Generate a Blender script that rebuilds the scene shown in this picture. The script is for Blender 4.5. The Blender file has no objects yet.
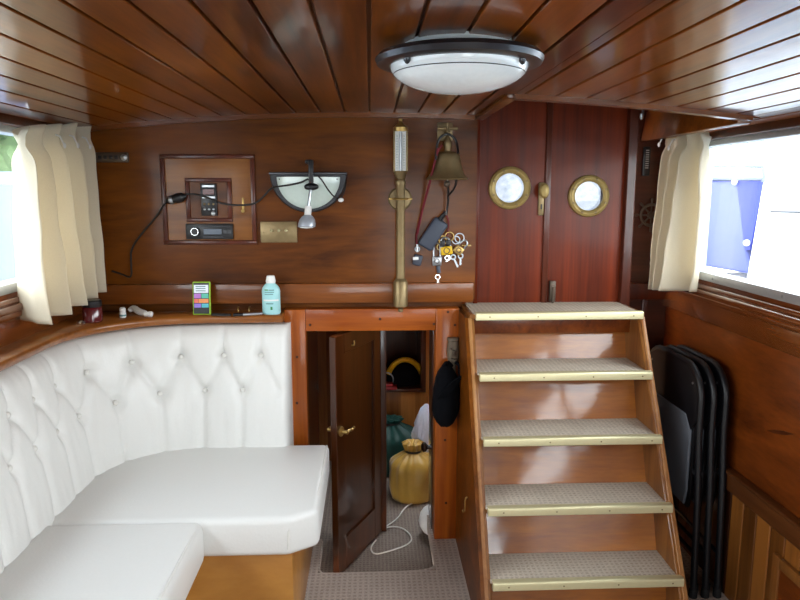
import bpy, bmesh, math, random
from mathutils import Vector, Matrix, noise
random.seed(7)
S = bpy.context.scene
COL = S.collection
PI = math.pi

# ------------------------------------------------------------------ camera
F = 680.0
ZC = 1.44                                   # eye height above the saloon floor
th = math.atan(109 / F); ps = math.atan(30 / F * math.cos(th))
FWD = Vector((math.sin(ps) * math.cos(th), math.cos(ps) * math.cos(th), -math.sin(th)))
RGT = Vector((math.cos(ps), -math.sin(ps), 0)); UPV = RGT.cross(FWD)
EYE = Vector((0, 0, ZC))
cam = bpy.data.cameras.new('camera'); cam.sensor_width = 36; cam.lens = 36 * F / 800; cam.clip_start = .02
camo = bpy.data.objects.new('camera', cam); COL.objects.link(camo)
camo.location = EYE
camo.rotation_euler = Matrix((RGT, UPV, -FWD)).transposed().to_euler()
S.camera = camo
def at(px, py, Y=None, X=None, Z=None):
    """the point seen at a pixel, on the real plane Y=, X= or Z="""
    d = FWD + RGT * ((px - 400) / F) + UPV * ((300 - py) / F)
    t = Y / d.y if Y is not None else X / d.x if X is not None else (Z - ZC) / d.z
    return EYE + d * t

# ------------------------------------------------------------------ materials
def lin(h):
    h = h.lstrip('#'); v = [int(h[i:i+2], 16) / 255 for i in (0, 2, 4)]
    return tuple(c / 12.92 if c <= .04045 else ((c + .055) / 1.055) ** 2.4 for c in v) + (1,)
def newmat(name):
    m = bpy.data.materials.new(name); m.use_nodes = True
    nt = m.node_tree; b = nt.nodes['Principled BSDF']
    return m, nt, b
def N(nt, t, **kw):
    n = nt.nodes.new(t)
    for k, v in kw.items(): setattr(n, k, v)
    return n
def L(nt, a, b): nt.links.new(a, b)
def plain(name, col, rough=.5, metal=0, coat=0, bump=0, bscale=80, vary=.08, emit=None, estr=0, sheen=0):
    m, nt, b = newmat(name)
    tc = N(nt, 'ShaderNodeTexCoord'); no = N(nt, 'ShaderNodeTexNoise'); no.inputs['Scale'].default_value = bscale
    no.inputs['Detail'].default_value = 4
    L(nt, tc.outputs['Object'], no.inputs['Vector'])
    rp = N(nt, 'ShaderNodeValToRGB'); c = lin(col)
    rp.color_ramp.elements[0].color = tuple(x * (1 - vary) for x in c[:3]) + (1,)
    rp.color_ramp.elements[1].color = tuple(min(1, x * (1 + vary)) for x in c[:3]) + (1,)
    L(nt, no.outputs['Fac'], rp.inputs['Fac']); L(nt, rp.outputs['Color'], b.inputs['Base Color'])
    b.inputs['Roughness'].default_value = rough; b.inputs['Metallic'].default_value = metal
    b.inputs['Coat Weight'].default_value = coat; b.inputs['Coat Roughness'].default_value = .12
    if rough > .9: b.inputs['Specular IOR Level'].default_value = .15
    if sheen: b.inputs['Sheen Weight'].default_value = sheen
    if bump:
        bp = N(nt, 'ShaderNodeBump'); bp.inputs['Strength'].default_value = bump; bp.inputs['Distance'].default_value = .004
        L(nt, no.outputs['Fac'], bp.inputs['Height']); L(nt, bp.outputs['Normal'], b.inputs['Normal'])
    if emit:
        b.inputs['Emission Color'].default_value = lin(emit); b.inputs['Emission Strength'].default_value = estr
    return m
def wood(name, dark, light, axis='X', rough=.3, coat=.6, crough=.1, fine=14, stretch=.06, board=None, bw=.09, bvar=.25, wav=.006, spec=.5):
    """varnished timber: grain drawn out along axis; board = axis across which boards of width bw change tone"""
    m, nt, b = newmat(name)
    tc = N(nt, 'ShaderNodeTexCoord'); mp = N(nt, 'ShaderNodeMapping')
    sc = [1, 1, 1]; sc['XYZ'.index(axis)] = stretch
    mp.inputs['Scale'].default_value = sc
    vec = tc.outputs['Object']
    wn = None
    if board:
        sx = N(nt, 'ShaderNodeSeparateXYZ'); L(nt, tc.outputs['Object'], sx.inputs[0])
        dv = N(nt, 'ShaderNodeMath', operation='DIVIDE'); L(nt, sx.outputs[board], dv.inputs[0]); dv.inputs[1].default_value = bw
        fl = N(nt, 'ShaderNodeMath', operation='FLOOR'); L(nt, dv.outputs[0], fl.inputs[0])
        wn = N(nt, 'ShaderNodeTexWhiteNoise', noise_dimensions='1D'); L(nt, fl.outputs[0], wn.inputs['W'])
        va = N(nt, 'ShaderNodeVectorMath', operation='MULTIPLY_ADD')
        va.inputs[1].default_value = (3, 3, 3); L(nt, wn.outputs['Color'], va.inputs[0]); L(nt, vec, va.inputs[2])
        vec = va.outputs[0]
    L(nt, vec, mp.inputs['Vector'])
    no = N(nt, 'ShaderNodeTexNoise'); no.inputs['Scale'].default_value = fine; no.inputs['Detail'].default_value = 8
    no.inputs['Roughness'].default_value = .62; no.inputs['Distortion'].default_value = .6
    L(nt, mp.outputs[0], no.inputs['Vector'])
    n2 = N(nt, 'ShaderNodeTexNoise'); n2.inputs['Scale'].default_value = 2.2; n2.inputs['Detail'].default_value = 3
    L(nt, vec, n2.inputs['Vector'])
    n3 = N(nt, 'ShaderNodeTexNoise'); n3.inputs['Scale'].default_value = fine * 7; n3.inputs['Detail'].default_value = 3
    L(nt, mp.outputs[0], n3.inputs['Vector'])
    mx = N(nt, 'ShaderNodeMath', operation='MULTIPLY_ADD'); L(nt, no.outputs['Fac'], mx.inputs[0]); mx.inputs[1].default_value = .75
    m2 = N(nt, 'ShaderNodeMath', operation='MULTIPLY'); L(nt, n2.outputs['Fac'], m2.inputs[0]); m2.inputs[1].default_value = .35
    L(nt, m2.outputs[0], mx.inputs[2])
    fac = mx.outputs[0]
    m4 = N(nt, 'ShaderNodeMath', operation='MULTIPLY_ADD'); L(nt, n3.outputs['Fac'], m4.inputs[0]); m4.inputs[1].default_value = .22; L(nt, fac, m4.inputs[2])
    fac = m4.outputs[0]
    if wn:
        m3 = N(nt, 'ShaderNodeMath', operation='MULTIPLY_ADD'); L(nt, wn.outputs['Value'], m3.inputs[0]); m3.inputs[1].default_value = bvar
        L(nt, fac, m3.inputs[2]); sb = N(nt, 'ShaderNodeMath', operation='SUBTRACT'); L(nt, m3.outputs[0], sb.inputs[0]); sb.inputs[1].default_value = bvar / 2
        fac = sb.outputs[0]
    rp = N(nt, 'ShaderNodeValToRGB'); e = rp.color_ramp.elements
    e[0].position = .44; e[0].color = lin(dark); e[1].position = .92; e[1].color = lin(light)
    L(nt, fac, rp.inputs['Fac']); L(nt, rp.outputs['Color'], b.inputs['Base Color'])
    b.inputs['Roughness'].default_value = rough; b.inputs['Specular IOR Level'].default_value = spec
    b.inputs['Coat Weight'].default_value = coat; b.inputs['Coat Roughness'].default_value = crough
    bp = N(nt, 'ShaderNodeBump'); bp.inputs['Strength'].default_value = .35; bp.inputs['Distance'].default_value = wav
    ma = N(nt, 'ShaderNodeMath', operation='MULTIPLY_ADD'); L(nt, no.outputs['Fac'], ma.inputs[0]); ma.inputs[1].default_value = .12; L(nt, n2.outputs['Fac'], ma.inputs[2])
    L(nt, ma.outputs[0], bp.inputs['Height']); L(nt, bp.outputs['Normal'], b.inputs['Normal'])
    L(nt, bp.outputs['Normal'], b.inputs['Coat Normal'])
    return m
def carpet(name, a, c, pitch):
    m, nt, b = newmat(name)
    tc = N(nt, 'ShaderNodeTexCoord'); sx = N(nt, 'ShaderNodeSeparateXYZ'); L(nt, tc.outputs['Object'], sx.inputs[0])
    def wave(o, ph):
        k = N(nt, 'ShaderNodeMath', operation='MULTIPLY'); L(nt, o, k.inputs[0]); k.inputs[1].default_value = 2 * PI / pitch
        s = N(nt, 'ShaderNodeMath', operation='SINE'); L(nt, k.outputs[0], s.inputs[0]); return s.outputs[0]
    p = N(nt, 'ShaderNodeMath', operation='MAXIMUM'); L(nt, wave(sx.outputs[0], 0), p.inputs[0]); L(nt, wave(sx.outputs[1], 0), p.inputs[1])
    no = N(nt, 'ShaderNodeTexNoise'); no.inputs['Scale'].default_value = 160; no.inputs['Detail'].default_value = 3; L(nt, tc.outputs['Object'], no.inputs['Vector'])
    n2 = N(nt, 'ShaderNodeTexNoise'); n2.inputs['Scale'].default_value = 9; L(nt, tc.outputs['Object'], n2.inputs['Vector'])
    q = N(nt, 'ShaderNodeMath', operation='MULTIPLY_ADD'); L(nt, p.outputs[0], q.inputs[0]); q.inputs[1].default_value = .15
    q2 = N(nt, 'ShaderNodeMath', operation='MULTIPLY_ADD'); L(nt, no.outputs['Fac'], q2.inputs[0]); q2.inputs[1].default_value = .7
    q3 = N(nt, 'ShaderNodeMath', operation='MULTIPLY'); L(nt, n2.outputs['Fac'], q3.inputs[0]); q3.inputs[1].default_value = .25
    L(nt, q3.outputs[0], q2.inputs[2]); L(nt, q2.outputs[0], q.inputs[2])
    rp = N(nt, 'ShaderNodeValToRGB'); e = rp.color_ramp.elements
    e[0].position = .2; e[0].color = lin(a); e[1].position = .85; e[1].color = lin(c)
    L(nt, q.outputs[0], rp.inputs['Fac']); L(nt, rp.outputs['Color'], b.inputs['Base Color'])
    b.inputs['Roughness'].default_value = .95; b.inputs['Specular IOR Level'].default_value = .1
    bp = N(nt, 'ShaderNodeBump'); bp.inputs['Strength'].default_value = .6; bp.inputs['Distance'].default_value = .004
    L(nt, q.outputs[0], bp.inputs['Height']); L(nt, bp.outputs['Normal'], b.inputs['Normal'])
    return m
def glass(name, tint='#f4f8fa'):
    m, nt, b = newmat(name); nt.nodes.remove(b); out = nt.nodes['Material Output']
    tr = N(nt, 'ShaderNodeBsdfTransparent'); tr.inputs[0].default_value = lin(tint)
    gl = N(nt, 'ShaderNodeBsdfGlossy'); gl.inputs['Roughness'].default_value = .02
    fr = N(nt, 'ShaderNodeFresnel'); fr.inputs[0].default_value = 1.35
    ge = N(nt, 'ShaderNodeNewGeometry'); iv = N(nt, 'ShaderNodeMath', operation='SUBTRACT'); iv.inputs[0].default_value = 1; L(nt, ge.outputs['Backfacing'], iv.inputs[1])
    ml = N(nt, 'ShaderNodeMath', operation='MULTIPLY'); L(nt, fr.outputs[0], ml.inputs[0]); L(nt, iv.outputs[0], ml.inputs[1])
    mx = N(nt, 'ShaderNodeMixShader'); L(nt, ml.outputs[0], mx.inputs[0]); L(nt, tr.outputs[0], mx.inputs[1]); L(nt, gl.outputs[0], mx.inputs[2])
    L(nt, mx.outputs[0], out.inputs['Surface']); return m
def cloth(name, col, trans=.4, vary=.06, scale=300):
    m, nt, b = newmat(name); out = nt.nodes['Material Output']
    tc = N(nt, 'ShaderNodeTexCoord'); no = N(nt, 'ShaderNodeTexNoise'); no.inputs['Scale'].default_value = scale; L(nt, tc.outputs['Object'], no.inputs['Vector'])
    rp = N(nt, 'ShaderNodeValToRGB'); c = lin(col)
    rp.color_ramp.elements[0].color = tuple(x * (1 - vary) for x in c[:3]) + (1,); rp.color_ramp.elements[1].color = tuple(min(1, x * (1 + vary)) for x in c[:3]) + (1,)
    L(nt, no.outputs['Fac'], rp.inputs['Fac']); L(nt, rp.outputs['Color'], b.inputs['Base Color']); b.inputs['Roughness'].default_value = .9
    tl = N(nt, 'ShaderNodeBsdfTranslucent'); L(nt, rp.outputs['Color'], tl.inputs['Color'])
    mx = N(nt, 'ShaderNodeMixShader'); mx.inputs[0].default_value = trans
    L(nt, b.outputs[0], mx.inputs[1]); L(nt, tl.outputs[0], mx.inputs[2]); L(nt, mx.outputs[0], out.inputs['Surface'])
    return m

M = {}
M['ceil'] = wood('varnished_ceiling_board', '#4a1c02', '#a2560e', 'Y', rough=.3, coat=.45, crough=.09, board='X', bw=.092, bvar=.3, spec=.2)
M['bulk'] = wood('varnished_bulkhead_wood', '#331302', '#884a0c', 'X', rough=.42, coat=.15, crough=.14, spec=.15, stretch=.16, fine=8)
M['beam'] = wood('beam_wood', '#4e2205', '#9c571a', 'X', rough=.35, coat=.35, spec=.3)
M['dark'] = wood('dark_mahogany', '#2e1004', '#5e2a0e', 'X', rough=.4, coat=.25, spec=.3)
M['mould'] = wood('mahogany_moulding', '#35120a', '#662a10', 'Z', rough=.35, coat=.3, spec=.3)
M['panelw'] = wood('cupboard_panel_wood', '#5e3008', '#a86a26', 'X', rough=.42, coat=.2, spec=.2)
M['door'] = wood('red_mahogany_door', '#3a0f03', '#843009', 'Z', rough=.4, coat=.16, crough=.15, stretch=.04, spec=.14)
M['frame'] = wood('orange_door_frame_wood', '#7e320a', '#c46a1c', 'Z', rough=.4, coat=.2, spec=.25)
M['frameh'] = wood('orange_door_frame_rail', '#7e320a', '#c46a1c', 'X', rough=.4, coat=.2, spec=.25)
M['stair'] = wood('stair_riser_wood', '#6a2f06', '#c0741f', 'X', rough=.4, coat=1, crough=.05, stretch=.15, wav=.014, spec=.4)
M['stringer'] = wood('stair_stringer_wood', '#5c2c0a', '#a06a32', 'Z', rough=.4, coat=.35, spec=.3)
M['stringer_edge'] = wood('pale_stringer_edge', '#7a4218', '#c48e58', 'Z', rough=.45, coat=.2, spec=.3)  # paler tone than the stringer sides
M['shelf'] = wood('shelf_wood', '#62300c', '#a4642a', 'X', rough=.32, coat=.5, spec=.3)
M['side'] = wood('side_wall_wood', '#441a04', '#8c4412', 'Y', rough=.4, coat=.3, crough=.18, stretch=.2, spec=.25)
M['boards'] = wood('dado_board_wood', '#381804', '#945a24', 'Z', rough=.4, coat=.3, board='Y', bw=.078, bvar=.7, spec=.3)
M['bunk'] = wood('pale_base_wood', '#94581a', '#c68e44', 'X', rough=.4, coat=.3, fine=5, stretch=.3, spec=.3)
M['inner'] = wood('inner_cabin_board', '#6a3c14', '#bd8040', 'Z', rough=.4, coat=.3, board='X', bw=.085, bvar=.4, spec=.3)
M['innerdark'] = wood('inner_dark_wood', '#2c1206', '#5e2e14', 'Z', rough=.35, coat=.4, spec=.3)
M['indoor'] = wood('inner_door_wood', '#260e03', '#562a0d', 'Z', rough=.3, coat=.7, crough=.09, spec=.3)
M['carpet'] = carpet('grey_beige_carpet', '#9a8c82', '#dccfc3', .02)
M['carpet_shaded'] = carpet('shaded_inner_carpet', '#645952', '#a4978c', .016)  # inner floor: the cabin's shade is put into a darker carpet colour
M['tread'] = carpet('tread_carpet', '#a0917f', '#ddd0be', .017)
M['brass'] = plain('brass', '#b8985a', .34, .75, vary=.15, bscale=60)
M['oldbrass'] = plain('aged_brass', '#857250', .42, .6, vary=.22, bscale=50)
M['nosing'] = plain('brass_coloured_nosing', '#d9cfa4', .4, .45, vary=.06)
M['ringbrass'] = plain('dull_porthole_brass', '#a48c54', .45, .35, vary=.12, bscale=60)
M['chrome'] = plain('bright_metal', '#d8d8d8', .2, 1)
M['alu'] = plain('aluminium_frame', '#b9bcc0', .4, .6)
M['vinyl'] = plain('white_vinyl', '#e9e8e4', .42, 0, coat=.15, bump=.12, bscale=140, vary=.02)
M['pipe'] = plain('white_piping', '#e4e2dc', .5)
M['black'] = plain('black_plastic', '#131317', .4)
M['blackpaint'] = plain('black_chair_paint', '#0d0d12', .45)
M['greyfab'] = plain('grey_seat_fabric', '#6c7078', .95, bump=.4, bscale=400, vary=.25)
M['rubber'] = plain('black_rubber', '#0d0d0e', .7)
M['curtain'] = cloth('cream_curtain_cloth', '#e6dcc6', .36)
M['white'] = plain('white_plastic', '#ececea', .35)
M['opal'] = plain('opal_glass', '#f1f8f8', .15, coat=.6, emit='#f2fbff', estr=.16)  # faint glow added to brighten the glass; the lamps are unlit
M['lampwhite'] = plain('white_lamp_plate', '#e8ecea', .35)
M['shadeglass'] = plain('pale_green_glass', '#d3e2da', .2, coat=.5)
M['pewter'] = plain('dark_pewter', '#3a3b3f', .35, .5, coat=.3)
M['glass'] = glass('window_glass')
M['red'] = plain('red_plastic', '#a01822', .35)
M['redcord'] = plain('dark_red_cord', '#6c1420', .8)
M['yellow'] = plain('yellow_plastic', '#e0b412', .4)
M['navy'] = plain('dark_blue_black_cloth', '#0a0b10', .95, bump=.4, bscale=500)
M['floatgrey'] = plain('slate_grey_plastic', '#3a4150', .5)
M['steel'] = plain('steel', '#a9adb2', .3, .9)
M['greenbag'] = plain('green_bag_cloth', '#12463f', .5, bump=.3, bscale=200)
M['goldbag'] = plain('gold_satin_cloth', '#b78f34', .42, sheen=.4, bump=.1)
M['plasticbag'] = plain('thin_white_plastic', '#d5dcec', .3, coat=.4)
M['cable'] = plain('black_cable', '#17130f', .5)
M['whitecable'] = plain('white_cable', '#d9d6cf', .5)
M['aqua'] = plain('pale_aqua_plastic', '#a9dde0', .3, coat=.3)
M['lime'] = plain('lime_green_plastic', '#9ccb3c', .45)
M['carved'] = plain('grey_brown_carving', '#6b5d4c', .6, vary=.4, bscale=90)
M['darkmetal'] = plain('dark_bronze', '#5a4c40', .45, .5)
M['print'] = plain('grey_print', '#5c8a8a', .6)
M['printgreen'] = plain('green_print', '#3d8a4e', .6)
M['bulbrim'] = plain('lamp_reflector', '#aab0ba', .25, .3)
M['knobblack'] = plain('dark_knob', '#1b0f0a', .25, coat=.6)
def screen(name, col, s=.8): return plain(name, '#101010', .2, emit=col, estr=s, vary=0)

# ------------------------------------------------------------------ mesh helpers (world coordinates)
def box(bm, x0, x1, y0, y1, z0, z1, bev=0, seg=2):
    t = bmesh.new(); bmesh.ops.create_cube(t, size=1)
    for v in t.verts: v.co = Vector((x0 + (v.co.x + .5) * (x1 - x0), y0 + (v.co.y + .5) * (y1 - y0), z0 + (v.co.z + .5) * (z1 - z0)))
    if bev: bmesh.ops.bevel(t, geom=list(t.edges), offset=bev, segments=seg, profile=.5, affect='EDGES')
    merge(bm, t)
def merge(bm, t, mat=None):
    if mat is not None: bmesh.ops.transform(t, matrix=mat, verts=t.verts)
    me = bpy.data.meshes.new('tmp'); t.to_mesh(me); t.free(); bm.from_mesh(me); bpy.data.meshes.remove(me)
def loft(bm, rings, caps=True, closed=True):
    R = [[bm.verts.new(p) for p in r] for r in rings]; n = len(R[0])
    for a, b in zip(R, R[1:]):
        for i in range(n if closed else n - 1):
            j = (i + 1) % n
            try: bm.faces.new((a[i], a[j], b[j], b[i]))
            except ValueError: pass
    if caps and closed:
        for r in (R[0][::-1], R[-1]):
            try: bm.faces.new(r)
            except ValueError: pass
    return R
def tube(bm, pts, r, n=8, smooth=0, caps=True):
    pts = [Vector(p) for p in pts]
    for _ in range(smooth):
        q = [pts[0]]
        for a, b in zip(pts, pts[1:]): q += [a * .75 + b * .25, a * .25 + b * .75]
        pts = q + [pts[-1]]
    if isinstance(r, (list, tuple)) and len(r) != len(pts):
        q = []
        for i in range(len(pts)):
            f = i / (len(pts) - 1) * (len(r) - 1); k = min(int(f), len(r) - 2); q.append(r[k] + (r[k + 1] - r[k]) * (f - k))
        r = q
    rings = []; pu = None
    for i, p in enumerate(pts):
        d = (pts[min(i + 1, len(pts) - 1)] - pts[max(i - 1, 0)]).normalized()
        u = pu if pu is not None else (Vector((0, 0, 1)) if abs(d.z) < .9 else Vector((1, 0, 0)))
        u = (u - d * u.dot(d)).normalized(); pu = u; w = d.cross(u)
        rr = r[i] if isinstance(r, (list, tuple)) else r
        rings.append([p + (u * math.cos(k * 2 * PI / n) + w * math.sin(k * 2 * PI / n)) * rr for k in range(n)])
    loft(bm, rings, caps)
def lathe(bm, prof, c, axis='Z', n=24, f=None, flat=(1, 1)):
    """prof: (radius, height) from c along axis ('Z' up, 'Y' = away from the viewer, '-Y' towards)"""
    c = Vector(c)
    ax = {'Z': (Vector((1, 0, 0)), Vector((0, 1, 0)), Vector((0, 0, 1))), '-Z': (Vector((1, 0, 0)), Vector((0, -1, 0)), Vector((0, 0, -1))),
          '-Y': (Vector((1, 0, 0)), Vector((0, 0, 1)), Vector((0, -1, 0))), 'X': (Vector((0, 1, 0)), Vector((0, 0, 1)), Vector((1, 0, 0))),
          '-X': (Vector((0, -1, 0)), Vector((0, 0, 1)), Vector((-1, 0, 0)))}[axis] if isinstance(axis, str) else axis
    rings = []
    for r, h in prof:
        ring = []
        for k in range(n):
            a = 2 * PI * k / n; rr = max(r, 1e-5) * (f(a, h) if f else 1)
            ring.append(c + ax[0] * rr * math.cos(a) * flat[0] + ax[1] * rr * math.sin(a) * flat[1] + ax[2] * h)
        rings.append(ring)
    loft(bm, rings, True)
def prism(bm, pts, d, bev=0, seg=2):
    """planar polygon pushed along vector d"""
    t = bmesh.new(); d = Vector(d)
    a = [t.verts.new(p) for p in pts]; b = [t.verts.new(Vector(p) + d) for p in pts]; n = len(pts)
    t.faces.new(a); t.faces.new(b[::-1])
    for i in range(n): t.faces.new((a[i], b[i], b[(i + 1) % n], a[(i + 1) % n]))
    bmesh.ops.recalc_face_normals(t, faces=t.faces)
    if bev: bmesh.ops.bevel(t, geom=list(t.edges), offset=bev, segments=seg, profile=.5, affect='EDGES')
    merge(bm, t)
def ball(bm, c, r, sx=1, sy=1, sz=1, n=16):
    t = bmesh.new(); bmesh.ops.create_uvsphere(t, u_segments=n, v_segments=max(6, n // 2), radius=r)
    merge(bm, t, Matrix.Translation(c) @ Matrix.Diagonal((sx, sy, sz, 1)))
def ring(bm, c, R, r, axis='-Y', n=32, k=10, a0=0, a1=2 * PI):
    c = Vector(c); U, V = {'-Y': (Vector((1, 0, 0)), Vector((0, 0, 1))), 'Z': (Vector((1, 0, 0)), Vector((0, 1, 0))), 'X': (Vector((0, 1, 0)), Vector((0, 0, 1)))}[axis]
    full = abs(a1 - a0 - 2 * PI) < 1e-6
    pts = [c + (U * math.cos(a0 + (a1 - a0) * i / n) + V * math.sin(a0 + (a1 - a0) * i / n)) * R for i in range(n + 1)]
    tube(bm, pts, r, k, caps=not full)

LOC = {}
def B(): return bmesh.new()
def obj(name, bm, mat, parent=None, origin=None, smooth=True, ang=35):
    bmesh.ops.recalc_face_normals(bm, faces=bm.faces)
    if parent is None:
        if origin is None:
            c = [v.co for v in bm.verts]
            origin = Vector(((min(v.x for v in c) + max(v.x for v in c)) / 2, (min(v.y for v in c) + max(v.y for v in c)) / 2, min(v.z for v in c)))
        o0 = Vector(origin)
    else: o0 = LOC[parent.name]
    for v in bm.verts: v.co -= o0
    me = bpy.data.meshes.new(name); bm.to_mesh(me); bm.free()
    if smooth:
        for p in me.polygons: p.use_smooth = True
        me.set_sharp_from_angle(angle=math.radians(ang))
    me.materials.append(mat)
    o = bpy.data.objects.new(name, me); COL.objects.link(o); LOC[o.name] = o0.copy()
    if parent is None: o.location = o0
    else: o.parent = parent
    return o
def tag(o, label, cat, group=None):
    o['label'] = label; o['category'] = cat
    if group: o['group'] = group
    return o
def thing(name, loc, label, cat, group=None):
    o = bpy.data.objects.new(name, None); o.empty_display_size = .05; COL.objects.link(o); o.location = loc; LOC[o.name] = Vector(loc)
    return tag(o, label, cat, group)
def struct(name, bm, mat, parent=None, **kw):
    o = obj(name, bm, mat, parent, **kw)
    if parent is None: o['kind'] = 'structure'
    return o
def copy_tree(o, dloc, parent=None):
    c = o.copy(); COL.objects.link(c)
    if parent is None: c.location = Vector(o.location) + Vector(dloc)
    else: c.parent = parent
    for ch in list(o.children): copy_tree(ch, dloc, c)
    return c

# ------------------------------------------------------------------ the setting
XL, XR, YB, YD, YR, YN = -1.14, 1.28, 2.67, 2.70, 2.86, -1.7
def zc(x): return ZC + .293 - .052 * x * x          # cambered deckhead
HX0, HX1, HY = .43, 1.155, 2.075                      # companion hatch opening

b = B(); box(b, XL - .1, XR + .1, YN, 2.41, -.06, 0); box(b, XL - .1, -.21, 2.41, YB, -.06, 0); box(b, .245, XR + .1, 2.41, YR + .05, -.06, 0)
fl = struct('floor', b, M['carpet'], smooth=False, origin=(0, 0, 0))
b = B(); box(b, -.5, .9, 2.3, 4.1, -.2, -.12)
struct('trim_floor_inner', b, M['carpet_shaded'], smooth=False, origin=(0, 0, 0)).name = 'floor_inner'
# edge of the cut-out: rough carpet lip
b = B(); pts = [(-.213, 2.66), (-.214, 2.52), (-.205, 2.39), (-.05, 2.398), (.1, 2.408), (.24, 2.42), (.252, 2.50), (.24, 2.58), (.25, 2.66)]
tube(b, [(x, y, -.007) for x, y in pts], .007, 8, 2)
struct('trim_1', b, M['carpet'])

# ceiling
b = B(); w = .092
for k in range(-15, 16):
    x0, x1 = max(k * w, XL - .05) + .0036, min((k + 1) * w, XR + .1) - .0036
    if x1 - x0 < .01: continue
    spans = [(x0, x1)]
    if x0 < HX0 < x1: spans = [(x0, HX0), (HX0, x1)]
    if x0 < HX1 < x1: spans = [(x0, HX1), (HX1, x1)]
    for a, c in spans:
        y1 = HY if (a + c) / 2 > HX0 and (a + c) / 2 < HX1 else (YR + .03 if a > 1.05 else YD + .02)
        prism(b, [(a, YN, zc(a)), (c, YN, zc(c)), (c, YN, zc(c) + .02), (a, YN, zc(a) + .02)], (0, y1 - YN, 0), .0016, 1)
cl = struct('ceiling', b, M['ceil'], origin=(0, 0, 0), ang=20)
b = B()
for (xa, xb, y1) in ((XL - .1, HX0, YD + .02), (HX0, HX1, HY), (HX1, XR + .1, YR + .03)):
    n = 10
    for i in range(n):
        a, c = xa + (xb - xa) * i / n, xa + (xb - xa) * (i + 1) / n
        prism(b, [(a, YN, zc(a) + .012), (c, YN, zc(c) + .012), (c, YN, zc(c) + .05), (a, YN, zc(a) + .05)], (0, y1 - YN, 0))
struct('trim_2', b, M['dark'], smooth=False).name = 'ceiling_backing'
# hatch coaming above the stairs
b = B()
box(b, HX0 - .03, HX0, HY, YD + .02, zc(.45), 1.79); box(b, HX1, HX1 + .03, HY, YR, zc(1.2), 1.79)
box(b, HX0 - .03, HX1 + .03, HY - .03, HY - .002, zc(.6) + .02, 1.79); box(b, HX0 - .03, HX1 + .03, HY - .03, YR + .1, 1.79, 1.82)
struct('trim_hatch', b, M['bulk'], smooth=False)
def camber_strip(b, xs, y0, y1, dz0, dz1):
    loft(b, [[(x, y0, zc(x) + dz0), (x, y1, zc(x) + dz0), (x, y1, zc(x) + dz1), (x, y0, zc(x) + dz1)] for x in xs])
b = B(); camber_strip(b, [HX0 + (HX1 - HX0) * i / 12 for i in range(13)], HY - .012, HY + .022, -.014, .03)
prism(b, [(HX0 - .022, HY, zc(HX0) - .012), (HX0 + .012, HY, zc(HX0) - .012), (HX0 + .012, HY, zc(HX0) + .03), (HX0 - .022, HY, zc(HX0) + .03)], (0, YD - HY, 0), .003)
camber = [HX1 - .03, HX1 + .012]; prism(b, [(HX1 - .03, HY + .02, zc(HX1) - .02), (HX1 + .012, HY + .02, zc(HX1) - .02), (HX1 + .012, HY + .02, zc(HX1) + .10), (HX1 - .012, HY + .02, zc(HX1) + .10)], (0, YR - HY - .03, 0), .003)
struct('trim_hatch_edge', b, M['beam'])
b = B(); camber_strip(b, [XL + (HX0 - .03 - XL) * i / 16 for i in range(17)], YB - .018, YB + .01, -.016, .01)
struct('trim_front', b, M['beam'])

# forward bulkhead (wall_front) with the low doorway
FX0, FX1, FZ = -.257, .258, ZC - .547             # doorway opening
b = B()
box(b, XL - .1, .415, YB, YB + .03, 1.014, 1.9); box(b, XL - .1, FX0, YB + .03, YB + .06, 0, 1.02)
box(b, FX0, FX1, YB + .03, YB + .06, FZ, 1.02); box(b, FX1, .37, YB + .03, YB + .06, 0, 1.02)
wf = struct('wall_front', b, M['bulk'], smooth=False, origin=(0, YB, 0))
b = B(); box(b, .98, XR + .1, YR, YR + .03, 0, 1.79)
struct('wall_front_recess', b, M['dark'], smooth=False, origin=(0, YR, 0))
b = B(); box(b, 1.008, 1.046, YD - .03, YD + .012, .0, 1.80, .004)          # pillar right of the doors
struct('trim_pillar', b, M['mould'], smooth=False)
b = B(); box(b, 1.0, XR, YR - .03, YR, .98, 1.05, .004); box(b, 1.17, 1.195, YR - .015, YR, .5, .98, .003)
struct('trim_recess', b, M['mould'])
b = B(); box(b, XL, .405, YB - .028, YB, at(300, 302, YB).z, at(300, 283, YB).z, .002)
struct('trim_beam', b, M['beam'])
# door frame
def zpx(py, Y=2.642): return at(370, py, Y).z
b = B(); ft = zpx(309)
box(b, -.340, FX0, YB - .028, YB + .06, 0, ft, .004); box(b, FX1, .352, YB - .028, YB + .06, 0, ft, .004)
fr = struct('trim_doorway', b, M['frame'])
b = B(); box(b, FX0, FX1, YB - .0285, YB + .06, FZ, ft, .003); struct('trim_doorway_top', b, M['frameh'])
for i, (px, py) in enumerate(((310, 325), (380, 319), (434, 324), (448, 312), (297, 357), (297, 403), (445, 440), (446, 503), (455, 325))):
    p = at(px, py, YB - .029); b = B(); lathe(b, [(.0055, 0), (.0055, .0012), (.003, .002)], p, '-Y', 12); obj('wood_plug', b, M['dark'], fr, smooth=False)

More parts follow.
